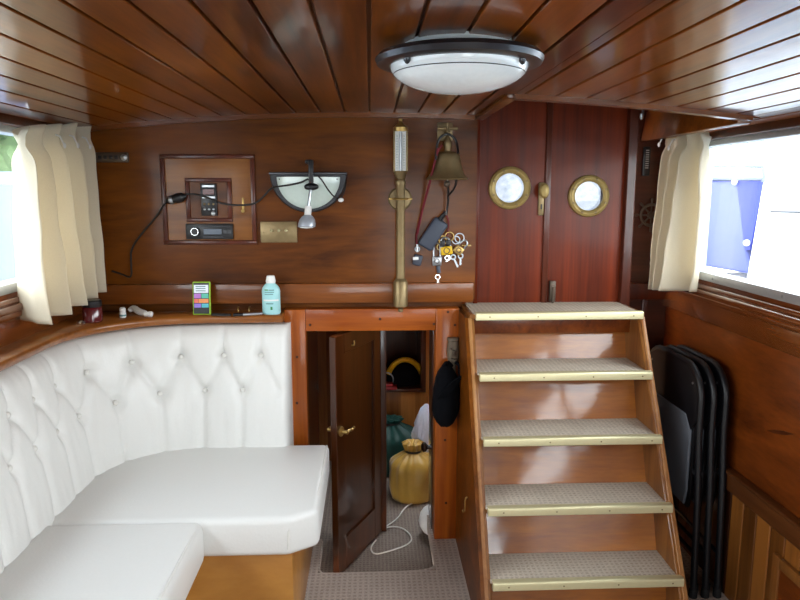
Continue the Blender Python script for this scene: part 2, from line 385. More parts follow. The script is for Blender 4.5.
# side walls with windows
def side_wall(name, X, s, z0, z1, yw0, yw1, mats):
    b = B(); t = s * .06
    xa, xb = sorted((X, X + t))
    box(b, xa, xb, YN, YR + .03, 0, z0); box(b, xa, xb, YN, YR + .03, z1, 1.95); box(b, xa, xb, yw1, YR + .03, z0, z1); box(b, xa, xb, YN, yw0, z0, z1)
    return struct(name, b, mats, smooth=False, origin=(X, 0, 0))
WZL0, WZL1, WZR0, WZR1 = 1.121, 1.652, 1.102, 1.637
wl = side_wall('wall_left', XL, -1, WZL0, WZL1, -1.2, 2.55, M['side'])
wr = side_wall('wall_right', XR, 1, WZR0, WZR1, -1.2, 2.66, M['side'])
def window(name, X, s, z0, z1, y0, y1):
    b = B(); f = .032
    def bx(ya, yb, za, zb): xa, xb = sorted((X - s * .008, X + s * .05)); box(b, xa, xb, ya, yb, za, zb, .004)
    bx(y0, y1, z0, z0 + f); bx(y0, y1, z1 - f, z1); bx(y0, y0 + f, z0, z1); bx(y1 - f, y1, z0, z1)
    bx(.55, .60, z0, z1)
    o = struct(name, b, M['alu'])
    b = B(); xa, xb = sorted((X + s * .02, X + s * .026)); box(b, xa, xb, y0 + f, y1 - f, z0 + f, z1 - f)
    obj('pane', b, M['glass'], o, smooth=False)
    for i in range(9):
        b = B(); y = y0 + .2 + i * (y1 - y0 - .4) / 8
        lathe(b, [(.006, 0), (.006, .001), (.002, .0025)], (X - s * .008, y, z0 + f / 2), '-X' if s > 0 else 'X', 10); obj('screw', b, M['steel'], o)
    return o
window('window_1', XL, -1, WZL0, WZL1, -1.2, 2.55)
window('window_2', XR, 1, WZR0, WZR1, -1.2, 2.66)
def sill(name, X, s, z0, y1):
    b = B()
    def bx(d, za, zb, bev=.006): xa, xb = sorted((X, X - s * d)); box(b, xa, xb, YN, y1, za, zb, bev, 3)
    bx(.026, z0 - .032, z0 - .012); bx(.04, z0 - .055, z0 - .030, .009); bx(.034, z0 - .075, z0 - .05, .008)
    bx(.02, z0 - .15, z0 - .07, .003)
    return struct(name, b, M['sillw'])
M['sillw'] = wood('polished_sill', '#48200a', '#844418', 'Y', rough=.25, coat=.8, crough=.06)
sill('trim_sill_left', XL, -1, WZL0, YB); sill('trim_sill_right', XR, 1, WZR0, YR)
for nm, X, s, z1, y1 in (('trim_header_left', XL, -1, WZL1, YB), ('trim_header_right', XR, 1, WZR1, YR)):
    b = B(); xa, xb = sorted((X, X - s * .02)); box(b, xa, xb, YN, y1, z1, zc(X) + .01, .003)
    xa, xb = sorted((X, X - s * .035)); box(b, xa, xb, YN, y1, zc(X) - .022, zc(X) + .01, .004)
    struct(nm, b, M['dark'])
# right side dado: boards, rail, cupboard front
zr = at(760, 500, X=XR).z
b = B(); y = .8
while y < YR - .01:
    box(b, XR - .014, XR, y + .002, min(y + .078, YR) - .002, .0, zr, .003, 1); y += .078
struct('trim_dado_boards', b, M['boards'], origin=(XR, .8, 0))
b = B(); box(b, XR - .03, XR, YN, YR, zr - .035, zr + .03, .006, 3); box(b, XR - .038, XR, YN, YR, zr + .028, zr + .04, .005, 3)
struct('trim_dado_rail', b, wood('dado_rail_wood', '#3a1a0a', '#70401c', 'Y', rough=.4, coat=.3, spec=.3))
# cupboard door low on the right
yA = at(775, 560, X=XR - .02).y; zt = at(780, 556, X=XR - .02).z
t = thing('locker_door', (XR - .014, yA - .2, .1), 'framed varnished locker door low on the right wall below the dado rail', 'door')
b = B(); x = XR - .03
box(b, x, x + .016, yA - .035, yA, .06, zt, .003); box(b, x, x + .016, yA - .5, yA - .465, .06, zt, .003); box(b, x, x + .016, yA - .465, yA - .035, zt - .035, zt, .003); box(b, x, x + .016, yA - .465, yA - .035, .06, .095, .003)
obj('frame', b, M['stringer'], t)
b = B(); box(b, x + .006, x + .014, yA - .465, yA - .035, .095, zt - .035); obj('panel', b, M['side'], t, smooth=False)
# small dark knot mark on the right panel
b = B(); p = at(778, 432, X=XR - .001)
prism(b, [Vector((XR - .0015, p.y + dy, p.z + dz)) for dy, dz in ((.06, -.016), (.02, .0), (-.03, .014), (-.08, .022), (-.04, .004), (.02, -.012))], (.003, 0, 0))
o = obj('wood_scar', b, M['dark'], wr, smooth=False)
# after end, with a glazed opening that lets the day in
ax0, ax1, az0, az1 = .05, 1.15, .55, 1.60
b = B(); box(b, XL - .1, XR + .1, YN - .05, YN, 0, az0); box(b, XL - .1, ax0, YN - .05, YN, az0, 1.95); box(b, ax1, XR + .1, YN - .05, YN, az0, 1.95); box(b, ax0, ax1, YN - .05, YN, az1, 1.95)
struct('wall_back', b, M['bulk'], smooth=False)
b = B(); box(b, ax0, ax0 + .04, YN - .05, YN, az0, az1); box(b, ax1 - .04, ax1, YN - .05, YN, az0, az1); box(b, ax0 + .04, ax1 - .04, YN - .05, YN, az0, az0 + .04); box(b, ax0 + .04, ax1 - .04, YN - .05, YN, az1 - .04, az1); box(b, ax0 + .04, ax1 - .04, YN - .05, YN, 1.0, 1.04)
o = struct('window_3', b, M['alu']); b = B(); box(b, ax0 + .04, ax1 - .04, YN - .028, YN - .022, az0 + .04, az1 - .04); obj('pane', b, M['glass'], o, smooth=False)

# ------------------------------------------------------------------ companion doors with portholes
ZT = .985                                            # top tread
def hatch_door(name, x0, x1, cx, cy, R, r):
    b = B(); c = at(cx, cy, YD - .002)
    # leaf with a round hole
    n = 40; t = bmesh.new()
    circ = [(c.x + r * 1.12 * math.cos(2 * PI * k / n), c.z + r * 1.12 * math.sin(2 * PI * k / n)) for k in range(n)]
    def edgept(k):
        a = 2 * PI * k / n; dx, dz = math.cos(a), math.sin(a); m = 1e9
        if dx > 1e-6: m = min(m, (x1 - c.x) / dx)
        if dx < -1e-6: m = min(m, (x0 - c.x) / dx)
        if dz > 1e-6: m = min(m, (1.81 - c.z) / dz)
        if dz < -1e-6: m = min(m, (ZT - c.z) / dz)
        return (c.x + dx * m, c.z + dz * m)
    rect = [edgept(k) for k in range(n)]
    for cxn, czn in ((x0, ZT), (x1, ZT), (x1, 1.81), (x0, 1.81)):   # snap nearest to the corners
        k = min(range(n), key=lambda i: (rect[i][0] - cxn) ** 2 + (rect[i][1] - czn) ** 2); rect[k] = (cxn, czn)
    for y, in ((YD,), (YD + .03,)):
        A = [t.verts.new((x, y, z)) for x, z in circ]; E = [t.verts.new((x, y, z)) for x, z in rect]
        for k in range(n): t.faces.new((A[k], A[(k + 1) % n], E[(k + 1) % n], E[k]))
        if y == YD: A0, E0 = A, E
        else:
            for k in range(n):
                t.faces.new((A0[k], A0[(k + 1) % n], A[(k + 1) % n], A[k])); t.faces.new((E0[k], E0[(k + 1) % n], E[(k + 1) % n], E[k]))
    merge(b, t)
    o = struct(name, b, M['door'], origin=((x0 + x1) / 2, YD, ZT), smooth=False)
    b = B(); lathe(b, [(r, .0), (r, .010), (r + .006, .016), (R - .012, .018), (R - .003, .013), (R, .006), (R, 0)], (c.x, YD, c.z), '-Y', 48)
    f = obj('porthole_frame', b, M['ringbrass'], o)
    # annulus: drop the caps by opening the middle
    me = f.data; t = bmesh.new(); t.from_mesh(me); bmesh.ops.delete(t, geom=[q for q in t.faces if len(q.verts) > 10], context='FACES')
    t.to_mesh(me); t.free()
    b = B(); b.faces.new([b.verts.new((c.x + r * 1.1 * math.cos(2 * PI * k / 40), YD + .016, c.z + r * 1.1 * math.sin(2 * PI * k / 40))) for k in range(40)]); obj('porthole_pane', b, M['dim_pane'], o, smooth=False)
    for k in range(8):
        a = 2 * PI * (k + .5) / 8; b = B(); m = (R + r) / 2
        lathe(b, [(.005, 0), (.005, .002), (.003, .0035)], (c.x + m * math.cos(a), YD - .0175, c.z + m * math.sin(a)), '-Y', 10); obj('screw', b, M['oldbrass'], f)
    return o
def dimmed_glass(name):  # clear pane with a dark tint that dims the bright sky behind it
    m, nt, b = newmat(name); nt.nodes.remove(b); out = nt.nodes['Material Output']
    tc = N(nt, 'ShaderNodeTexCoord'); no = N(nt, 'ShaderNodeTexNoise'); no.inputs['Scale'].default_value = 45; no.inputs['Detail'].default_value = 5; L(nt, tc.outputs['Object'], no.inputs['Vector'])
    rp = N(nt, 'ShaderNodeValToRGB'); rp.color_ramp.elements[0].position = .3; rp.color_ramp.elements[0].color = (.045, .055, .070, 1); rp.color_ramp.elements[1].position = .75; rp.color_ramp.elements[1].color = (.080, .090, .105, 1)
    L(nt, no.outputs['Fac'], rp.inputs['Fac']); tr = N(nt, 'ShaderNodeBsdfTransparent'); L(nt, rp.outputs['Color'], tr.inputs[0])
    gl = N(nt, 'ShaderNodeBsdfGlossy'); gl.inputs['Roughness'].default_value = .05; mx = N(nt, 'ShaderNodeMixShader'); mx.inputs[0].default_value = .04
    L(nt, tr.outputs[0], mx.inputs[1]); L(nt, gl.outputs[0], mx.inputs[2]); L(nt, mx.outputs[0], out.inputs['Surface']); return m
M['dim_pane'] = dimmed_glass('sky_dimming_porthole_glass')
d1 = hatch_door('door_1', .42, .697, 509.5, 188, .084, .057)
d2 = hatch_door('door_2', .702, 1.012, 588.5, 196, .083, .057)
b = B(); box(b, .689, .712, YD - .012, YD, ZT, 1.81, .003); obj('meeting_strip', b, M['mould'], d1)
b = B(); box(b, .41, .428, YD - .02, YD, ZT, 1.81, .003); obj('edge_strip', b, M['door'], d1)
c = at(541.5, 199, YD - .006)
b = B(); box(b, c.x - .013, c.x + .013, YD - .008, YD, c.z - .065, c.z + .065, .005); lk = obj('lock_plate', b, M['oldbrass'], d1)
b = B(); cc = Vector((c.x, YD - .008, c.z + .032)); lathe(b, [(.008, 0), (.008, .02), (.02, .026), (.024, .036), (.018, .046), (.004, .05)], cc, '-Y', 20, flat=(.85, 1.25)); obj('knob', b, M['ringbrass'], lk)
b = B(); box(b, c.x - .003, c.x + .003, YD - .0095, YD - .007, c.z - .04, c.z - .02, .001); obj('keyhole', b, M['black'], lk)
c = at(552, 291, YD - .006)
b = B(); box(b, c.x - .012, c.x + .012, YD - .018, YD, c.z - .042, c.z + .042, .003); tube(b, [(c.x, YD - .022, c.z - .05), (c.x, YD - .022, c.z + .02)], .005); obj('bolt', b, M['darkmetal'], d2)

# ------------------------------------------------------------------ stairs
SX0, SX1 = .368, 1.028
nose = [(2.455 - .1122 * k, ZC - .447 - .2015 * k) for k in range(5)]
t = thing('companionway_stairs', ((SX0 + SX1) / 2, 2.4, 0), 'varnished five step companionway stairs with carpeted treads below the porthole doors', 'stairs')
def stringer(x0, x1, nm, mat):
    b = B(); yt, yb = 2.475, 2.475 - .566 * (ZT - .01)
    prism(b, [(x0, yt, ZT - .01), (x0, YB, ZT - .01), (x0, YB, 0), (x0, yb, 0)], (x1 - x0, 0, 0), .003, 1)
    return obj(nm, b, mat, t)
stringer(SX0 - .008, SX0 + .016, 'stringer', M['stringer']); stringer(SX1 - .026, SX1 - .002, 'stringer', M['stringer'])
for xx in ((SX0 - .009, SX0 + .006), (SX1 - .016, SX1)):
    b = B(); y0, y1 = 2.475, 2.475 - .566 * (ZT - .012)
    prism(b, [(xx[0], y0 - .006, ZT - .012), (xx[0], y0 + .006, ZT - .012), (xx[0], y1 + .006, 0), (xx[0], y1 - .006, 0)], (xx[1] - xx[0], 0, 0), .002, 1)
    obj('stringer_edge', b, M['stringer_edge'], t)
back = [YD, 2.565, 2.43, 2.31, 2.19]
for i, (yn, z) in enumerate(nose):
    b = B(); box(b, SX0 + (.012 if i else 0), SX1 - (.012 if i else 0), yn + .02, back[i] + .01, z - .024, z - .006); tr = obj('tread', b, M['stringer'], t, smooth=False)
    b = B(); box(b, SX0 + .014, SX1 - .024, yn + .012, back[i], z - .006, z + .001, .001); obj('tread_carpet', b, M['tread'], tr, smooth=False)
    b = B(); prism(b, [(.388, yn, z - .026), (.388, yn, z - .002), (.388, yn + .004, z + .003), (.388, yn + .026, z + .003), (.388, yn + .026, z - .006), (.388, yn + .02, z - .026)], (.63, 0, 0), .0015, 1)
    no = obj('nosing', b, M['nosing'], tr)
    for k in range(4):
        b = B(); lathe(b, [(.0028, 0), (.0028, .0006), (.0015, .0012)], (.44 + k * .18, yn, z - .013), '-Y', 8); obj('screw', b, M['oldbrass'], no)
    zb = nose[i + 1][1] if i < 4 else 0
    yr = back[i + 1] if i < 4 else 2.08
    b = B(); hh_ = z - .024 - zb; ti = (.28, .34, .40, .36, .2)[i]; prism(b, [(SX0 + .014, yr, zb), (SX0 + .014, yr + .012, zb), (SX0 + .014, yr + .012 + hh_ * ti, z - .024), (SX0 + .014, yr + hh_ * ti, z - .024)], (SX1 - SX0 - .038, 0, 0)); obj('riser', b, M['stair'], t, smooth=False)
b = B(); box(b, SX0 + .014, SX1 - .024, 2.545, 2.565, nose[0][1] - .095, nose[0][1] - .024, .002); obj('cleat', b, M['side'], t)
# panelled side of the staircase, with a brass hook
b = B(); prism(b, [(.36, 2.47, ZT - .01), (.36, YB - .002, ZT - .01), (.36, YB - .002, 0), (.36, 1.91, 0)], (-.012, 0, 0)); obj('side_panel', b, M['bulk'], t, smooth=False)
p = at(467, 503, X=.346)
b = B(); tube(b, [(.348, p.y, p.z + .022), (.339, p.y, p.z + .02), (.339, p.y, p.z - .03), (.332, p.y - .006, p.z - .034), (.329, p.y - .008, p.z - .022)], .0028, 8, 1); obj('hook', b, M['brass'], t)

# ------------------------------------------------------------------ small forward cabin behind the doorway
YI = 3.80
n0, n1 = at(377, 390, YI), at(421, 333, YI); NZ = n0.z
b = B(); box(b, -.5, .75, YI, YI + .02, -.12, n0.z); box(b, -.5, n0.x, YI, YI + .02, n0.z, 1.0); box(b, n1.x, .75, YI, YI + .02, n0.z, 1.0); box(b, n0.x, n1.x, YI, YI + .02, .86, 1.0)
struct('wall_inner', b, M['inner'], smooth=False, origin=(0, YI, 0))
b = B(); box(b, n0.x, n1.x, YI + .3, YI + .32, n0.z - .02, .9); box(b, n0.x - .02, n0.x, YI + .02, YI + .32, n0.z - .02, .9); box(b, n1.x, n1.x + .02, YI + .02, YI + .32, n0.z - .02, .9); box(b, n0.x - .02, n1.x + .02, YI + .02, YI + .32, n0.z - .03, n0.z); box(b, n0.x - .02, n1.x + .02, YI + .02, YI + .32, .88, .9)
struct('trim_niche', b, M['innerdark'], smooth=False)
b = B(); box(b, n0.x - .01, n1.x + .01, YI - .015, YI + .005, n0.z - .012, n0.z + .006, .003); box(b, n1.x, n1.x + .028, YI - .015, YI + .005, n0.z - .012, .95, .003)
struct('trim_niche_edge', b, M['innerdark'])
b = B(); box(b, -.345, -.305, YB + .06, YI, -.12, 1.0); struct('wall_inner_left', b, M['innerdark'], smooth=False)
b = B(); box(b, .68, .72, YB + .06, YI, -.12, 1.0); struct('wall_inner_right', b, M['inner'], smooth=False)
b = B(); box(b, -.5, .9, YB + .04, 3.0, 1.0, 1.03); box(b, -.5, .9, 3.45, YI + .4, 1.0, 1.03); box(b, -.5, .12, 3.0, 3.45, 1.0, 1.03); box(b, .6, .9, 3.0, 3.45, 1.0, 1.03); struct('ceiling_inner', b, M['inner'], smooth=False)  # unseen opening added in this ceiling so skylight reaches the cabin
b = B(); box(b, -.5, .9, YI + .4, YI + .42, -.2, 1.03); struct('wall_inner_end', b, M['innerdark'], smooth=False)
# the half-open cabin door
P0, P1 = at(336, 577, Z=-.115), at(379, 531, Z=-.115)
P0 = Vector((P0.x, P0.y, -.112)); P1 = Vector((P1.x, P1.y, -.112)); dirv = (P1 - P0); dl = dirv.length; dirv.normalize()
nrm = Vector((dirv.y, -dirv.x, 0))                   # faces right, towards the opening
def door_slab(b, u0, u1, z0, z1, o0, o1, bev=.002):
    q = [P0 + dirv * u0 + nrm * o0, P0 + dirv * u1 + nrm * o0, P0 + dirv * u1 + nrm * o1, P0 + dirv * u0 + nrm * o1]
    prism(b, [Vector((v.x, v.y, z0)) for v in q], (0, 0, z1 - z0), bev, 1)
b = B(); H = .885
st = .07
door_slab(b, 0, st, -.112, H, -.014, .014); door_slab(b, dl - st, dl, -.112, H, -.014, .014); door_slab(b, st, dl - st, -.112, .03, -.014, .014); door_slab(b, st, dl - st, H - .08, H, -.014, .014)
d3 = struct('door_3', b, M['indoor'], origin=P0)
b = B(); door_slab(b, st, dl - st, .03, H - .08, -.005, .005, 0); obj('panel', b, M['indoor'], d3, smooth=False)
def lever(s):
    b = B(); zz = at(346, 431, Y=P0.y + .03).z; c = P0 + dirv * .035; c.z = zz
    lathe(b, [(.020, .013), (.020, .018), (.008, .022), (.008, .045), (.002, .047)], c, (dirv, Vector((0, 0, 1)), nrm * s), 16)
    e = c + nrm * s * .042; tube(b, [e, e + dirv * .02 + Vector((0, 0, .004)), e + dirv * .04 + Vector((0, 0, -.004)), e + dirv * .06 + Vector((0, 0, .003))], [.007, .006, .005, .006], 8, 1)
    return obj('lever_handle', b, M['brass'], d3)
lever(1); lever(-1)
b = B(); c = P0 + dirv * (dl * .32) + nrm * .006; c.z = at(352, 346, Y=P0.y + .1).z
tube(b, [c, c + nrm * .02, c + nrm * .022 + Vector((0, 0, .01)), c + nrm * .02 + Vector((0, 0, .02))], .003, 8, 1); obj('coat_hook', b, M['brass'], d3)
b = B(); q = P1 + dirv * .025; box(b, q.x - .02, q.x + .025, q.y - .02, q.y + .03, -.12, 1.0, .003); struct('trim_post', b, M['innerdark'])
# second leaf, folded back edge-on to the right jamb
xe = .254
b = B(); box(b, xe, xe + .018, YB + .062, YB + .22, -.11, .88, .003); d4 = struct('door_4', b, M['indoor'])
b = B(); p = at(428, 434, X=xe); lathe(b, [(.012, 0), (.009, .006), (.010, .016), (.02, .024), (.022, .034), (.012, .042), (.002, .044)], (xe, YB + .1, p.z), '-X', 18); obj('knob', b, M['knobblack'], d4)

# ------------------------------------------------------------------ things in the forward cabin
def sack(name, px, pytop, pybot, Y, rx, mat, label, z0=-.12, tied=True, flat=(1, .85), seed=0, cat='bag', tuft=.05):
    top = at(px, pytop, Y); x = top.x; h = top.z - z0
    t = thing(name, (x, Y, z0), label, cat)
    def fold(a, hh):
        k = min(1, max(0, (hh / h)))
        amp = .02 + .16 * k ** 3
        return 1 + amp * math.sin(11 * a + seed + 1.2 * math.sin(3 * a)) + .06 * noise.noise((2 * math.cos(a) + seed, 2 * math.sin(a), hh * 9))
    prof = []
    for i in range(19):
        k = i / 18
        r = rx * (.88 + .12 * math.sin(PI / 2 * min(1, k / .5))) if k < .7 else rx * (1 - .80 * ((k - .7) / .3) ** 1.9)
        if i == 0: r = rx * .80
        prof.append((r, k * (h - tuft)))
    prof[-1] = (rx * .30, h - tuft)
    b = B(); lathe(b, prof, (x, Y, z0), 'Z', 72, fold, flat); obj('sack_body', b, mat, t)
    b = B(); lathe(b, [(rx * .30, h - tuft), (rx * .36, h - tuft * .6), (rx * .42, h - tuft * .2), (rx * .30, h), (rx * .12, h - tuft * .3), (rx * .02, h - tuft * .4)], (x, Y, z0), 'Z', 60, lambda a, hh: 1 + .16 * math.sin(9 * a + seed), flat)
    obj('gathered_top', b, mat, t)
    b = B(); ring(b, (x, Y, z0 + h - tuft), rx * .31, .005, 'Z', 24, 8); obj('drawstring', b, M['black'], t)
    return t
sack('laundry_sack', 413, 441, 508, 3.30, .125, M['goldbag'], 'gold satin drawstring sack on the floor in the small cabin behind the low doorway', seed=1)
sack('storage_sack', 391, 417, 492, 3.65, .155, M['greenbag'], 'dark green drawstring sack behind the gold sack', seed=3, tuft=.03)
b = B()
t0 = at(424, 404, 3.46); top = t0.z
rows = []
for i in range(22):
    k = i / 21; r = .085 * (math.sin(PI * min(1, k * .93 + .08)) ** .5) * (1 - .3 * k) + .008
    rows.append((r, k * (top + .12)))
lathe(b, rows, (t0.x + .012, 3.46, -.12), 'Z', 56, lambda a, h: 1 + .22 * noise.noise((3 * math.cos(a), 3 * math.sin(a), h * 14)) + .12 * noise.noise((9 * math.cos(a), 9 * math.sin(a), h * 34)), (1, .55))
tag(obj('plastic_bag', b, M['plasticbag'], ang=18), 'crumpled white plastic bag standing between the sacks and the door edge', 'bag')
# white cable coil and pale drum edge
pts = [(376, 540), (370, 548), (374, 555), (390, 551), (408, 545), (413, 538), (404, 528), (390, 526), (378, 531), (372, 541), (380, 530), (398, 519), (404, 508), (414, 502), (425, 501)]
b = B(); tube(b, [at(x, y, Z=-.113) for x, y in pts], .0035, 6, 2); tag(obj('power_lead', b, M['whitecable']), 'thin white cable lying in loops on the carpet inside the low doorway', 'cable')
c = at(432, 521, Z=-.04); b = B(); ball(b, (c.x + .01, c.y + .02, -.045), .07, 1, 1, 1.05); tag(obj('white_buoy', b, M['white']), 'round white fender half hidden behind the right edge of the low doorway', 'fender')
# hat, wire hoop and red cloth in the niche
yh = YI + .15
c = at(401, 374, yh)
t = thing('hard_hat', (c.x, yh, NZ), 'dark round hat with yellow band lying in the niche of the small cabin', 'hat')
b = B(); lathe(b, [(.11, 0), (.115, .03), (.106, .08), (.08, .12), (.04, .142), (.0, .147)], (c.x, yh, NZ), 'Z', 32, None, (1, .8)); obj('crown', b, M['navy'], t)
b = B(); prev = None
for k in range(13):
    a = PI * (.12 + .76 * k / 12); q = (c.x + .02 + .105 * math.cos(a), yh - .075, NZ + .025 + .135 * math.sin(a))
    if prev: tube(b, [prev, q], .016, 8)
    prev = q
obj('hat_band', b, M['yellow'], t)
b = B(); q = at(386, 371, YI + .045); ring(b, (q.x, q.y, NZ + .049), .042, .0035, '-Y', 28, 6); tag(obj('wire_hoop', b, M['steel']), 'thin grey wire hoop in front of the dark hat in the niche', 'hoop')
q = at(384, 389, YI); b = B(); box(b, q.x - .03, q.x + .075, YI - .03, YI + .03, NZ + .006, NZ + .026, .006); box(b, q.x - .025, q.x + .055, YI - .026, YI + .028, NZ + .026, NZ + .042, .006)
tag(obj('folded_cloth', b, M['red']), 'folded red cloth on the front edge of the niche', 'cloth')

# ------------------------------------------------------------------ corner sofa
SZ = .48
t = thing('corner_sofa', (-.8, 2.2, 0), 'white buttoned vinyl corner sofa along the left wall and bulkhead', 'sofa')
R_ = .31; BX, BY, UX = -.945, 2.485, -.315
# path measured from the right-hand end
segs_back = UX - (BX + R_); arc = R_ * PI / 2
def path(u):
    if u < segs_back: return Vector((UX - u, BY, 0)), Vector((0, -1, 0))
    if u < segs_back + arc:
        a = (u - segs_back) / R_; cx, cy = BX + R_, BY - R_
        return Vector((cx - R_ * math.sin(a), cy + R_ * math.cos(a), 0)), Vector((math.sin(a), -math.cos(a), 0))
    return Vector((BX, BY - R_ - (u - segs_back - arc), 0)), Vector((1, 0, 0))
LEN = segs_back + arc + 1.75; ZTOP, ZBOT = .932, SZ - .06
pit, uz, lz = .142, .818, .690
ups = [(.106 + pit * k, uz) for k in range(int(LEN / pit))]; lows = [(.176 + pit * k, lz) for k in range(int(LEN / pit))]
def sd(p, a, c):
    ax, ay = a; bx_, by_ = c; dx, dy = bx_ - ax, by_ - ay; k = max(0, min(1, ((p[0] - ax) * dx + (p[1] - ay) * dy) / (dx * dx + dy * dy)))
    return math.hypot(p[0] - ax - k * dx, p[1] - ay - k * dy)
def sink(u, z):
    d = 0; s = 0
    for (a, zz) in ups:
        if abs(a - u) > .3: continue
        s = max(s, math.exp(-(math.hypot(u - a, z - zz) / .024) ** 2) * .022)
        d = max(d, .014 * math.exp(-(sd((u, z), (a, zz), (a, 1.0)) / .010) ** 1.3))
        for e in (-.071, .071):
            d = max(d, .013 * math.exp(-(sd((u, z), (a, zz), (a + e, lz)) / .013) ** 1.3))
    for (a, zz) in lows:
        if abs(a - u) > .3: continue
        s = max(s, math.exp(-(math.hypot(u - a, z - zz) / .024) ** 2) * .022)
        d = max(d, .013 * math.exp(-(sd((u, z), (a, zz), (a + .004, .3)) / .010) ** 1.3))
    wr_ = .0022 * noise.noise((u * 22, z * 7, 0)) + .0016 * noise.noise((u * 60, z * 12, 3))
    return d + s + wr_
b = B(); NU, NV = 330, 56; rings = []
lean = .085
def prof_off(z):                                     # leans back, rounded top and bottom edges
    k = (z - SZ) / (ZTOP - SZ); o = -lean * k
    e = .05
    if z > ZTOP - e: o -= (e - math.sqrt(max(0, e * e - (z - ZTOP + e) ** 2))) * .8
    return o
def corner_rows(): return [ZBOT + (ZTOP - ZBOT) * (1 - (1 - i / NV) ** 1.25) for i in range(NV + 1)]
ZR = corner_rows()
for i in range(NU + 1):
    u = LEN * (i / NU); p, n = path(max(u, 1e-6)); row = []
    endk = min(1, u / .03); eo = -.03 * (1 - math.sqrt(max(0, 1 - (1 - endk) ** 2)))
    for z in ZR:
        bulge = .014 * math.sin(PI * min(1, max(0, (z - ZBOT) / (ZTOP - ZBOT)))) - sink(u, z)
        q = p + n * (prof_off(z) + bulge + eo); row.append(Vector((q.x, q.y, z)))
    q = p + n * (-.17); row.append(Vector((q.x, q.y, ZTOP - .004))); row.append(Vector((q.x, q.y, ZBOT)))
    rings.append(row)
loft(b, rings); bk = obj('backrest', b, M['vinyl'], t, ang=80)
for (a, zz) in ups + lows:
    if a > LEN - .05: continue
    p, n = path(a); q = p + n * (prof_off(zz) + .014 * math.sin(PI * (zz - ZBOT) / (ZTOP - ZBOT)) - .022); q.z = zz
    b = B(); lathe(b, [(.0095, -.004), (.0095, .002), (.006, .006), (.001, .0075)], q, (n.cross(Vector((0, 0, 1))), Vector((0, 0, 1)), n), 14); obj('button', b, M['pipe'], bk)
def cushion(nm, poly, z0, z1, r):
    tt = bmesh.new()
    a = [tt.verts.new((x, y, z0)) for x, y in poly]; c = [tt.verts.new((x, y, z1)) for x, y in poly]; n = len(poly)
    tt.faces.new(a[::-1]); tt.faces.new(c)
    for i in range(n): tt.faces.new((a[i], a[(i + 1) % n], c[(i + 1) % n], c[i]))
    bmesh.ops.bevel(tt, geom=list(tt.edges), offset=r, segments=4, profile=.5, affect='EDGES')
    b = B(); merge(b, tt); o = obj(nm, b, M['vinyl'], t, ang=60)
    return o
def piping(o, pts):
    b = B(); tube(b, pts, .004, 6, 2); obj('piping', b, M['pipe'], o)
Y1 = 1.905
pol1 = [(-.96, Y1), (-.25, Y1), (-.163, Y1 + .055), (-.163, 2.51), (-.96, 2.51)]
c1 = cushion('seat_cushion', pol1, SZ - .125, SZ, .022)
piping(c1, [(-.172, 2.49, SZ - .003), (-.171, Y1 + .065, SZ - .006), (-.25, Y1 + .008, SZ - .012), (-.252, Y1 + .001, SZ - .1)])
X2 = -.495
c2 = cushion('seat_cushion', [(-.96, .85), (X2, .85), (X2, Y1 - .004), (-.96, Y1 - .004)], SZ - .128, SZ + .004, .026)
piping(c2, [(X2 - .012, .9, SZ + .001), (X2 - .012, Y1 - .03, SZ + .001), (X2 - .016, Y1 - .012, SZ - .02), (X2 - .012, Y1 - .008, SZ - .1)])
b = B(); box(b, -1.11, -.243, 1.93, 2.65, 0, SZ - .122, .003); box(b, -1.11, -.60, .85, 1.93, 0, SZ - .125, .003); obj('base', b, M['bunk'], t)

# the shelf that follows the sofa back
b = B(); zs0, zs1 = .942, .972
outer = []; inner = []
rings = []
for i in range(90):
    u = LEN * .98 * i / 89 ; p, n = path(max(u - .0, 1e-6)); q = p - n * .088
    if u <= segs_back: o_ = Vector((q.x, YB + .03, 0))
    elif u >= segs_back + arc: o_ = Vector((XL, q.y, 0))
    else:
        a = (u - segs_back) / R_; o_ = Vector((q.x, YB, 0)) if a < PI / 4 else Vector((XL, q.y, 0))
        k = a / (PI / 2)
        o_ = Vector((BX + R_ - (BX + R_ - XL) * min(1, 2 * k), YB - (YB - (BY - R_)) * max(0, 2 * k - 1), 0))
    if i == 0: q.x += .01; o_.x += .01; q.x = o_.x = -.337
    q2 = q + n * .006
    rings.append([Vector((q.x, q.y, zs0)), Vector((q2.x, q2.y, zs0 + .006)), Vector((q2.x, q2.y, zs1 - .006)), Vector((q.x, q.y, zs1)), Vector((o_.x, o_.y, zs1)), Vector((o_.x, o_.y, zs0))])
loft(b, rings)
tag(obj('corner_shelf', b, M['shelf'], origin=(-.8, 2.7, zs0), ang=50), 'narrow varnished wooden shelf curving along the top of the white sofa back', 'shelf')
# panel behind the sofa back under the shelf, left
b = B(); box(b, XL, -1.12, YN, 2.655, 0, zs0, .002); struct('trim_sofa_backing', b, M['side'])
b = B(); box(b, -1.12, -.337, 2.657, YB, 0, zs0, .002); struct('trim_sofa_backing_front', b, M['bulk'])

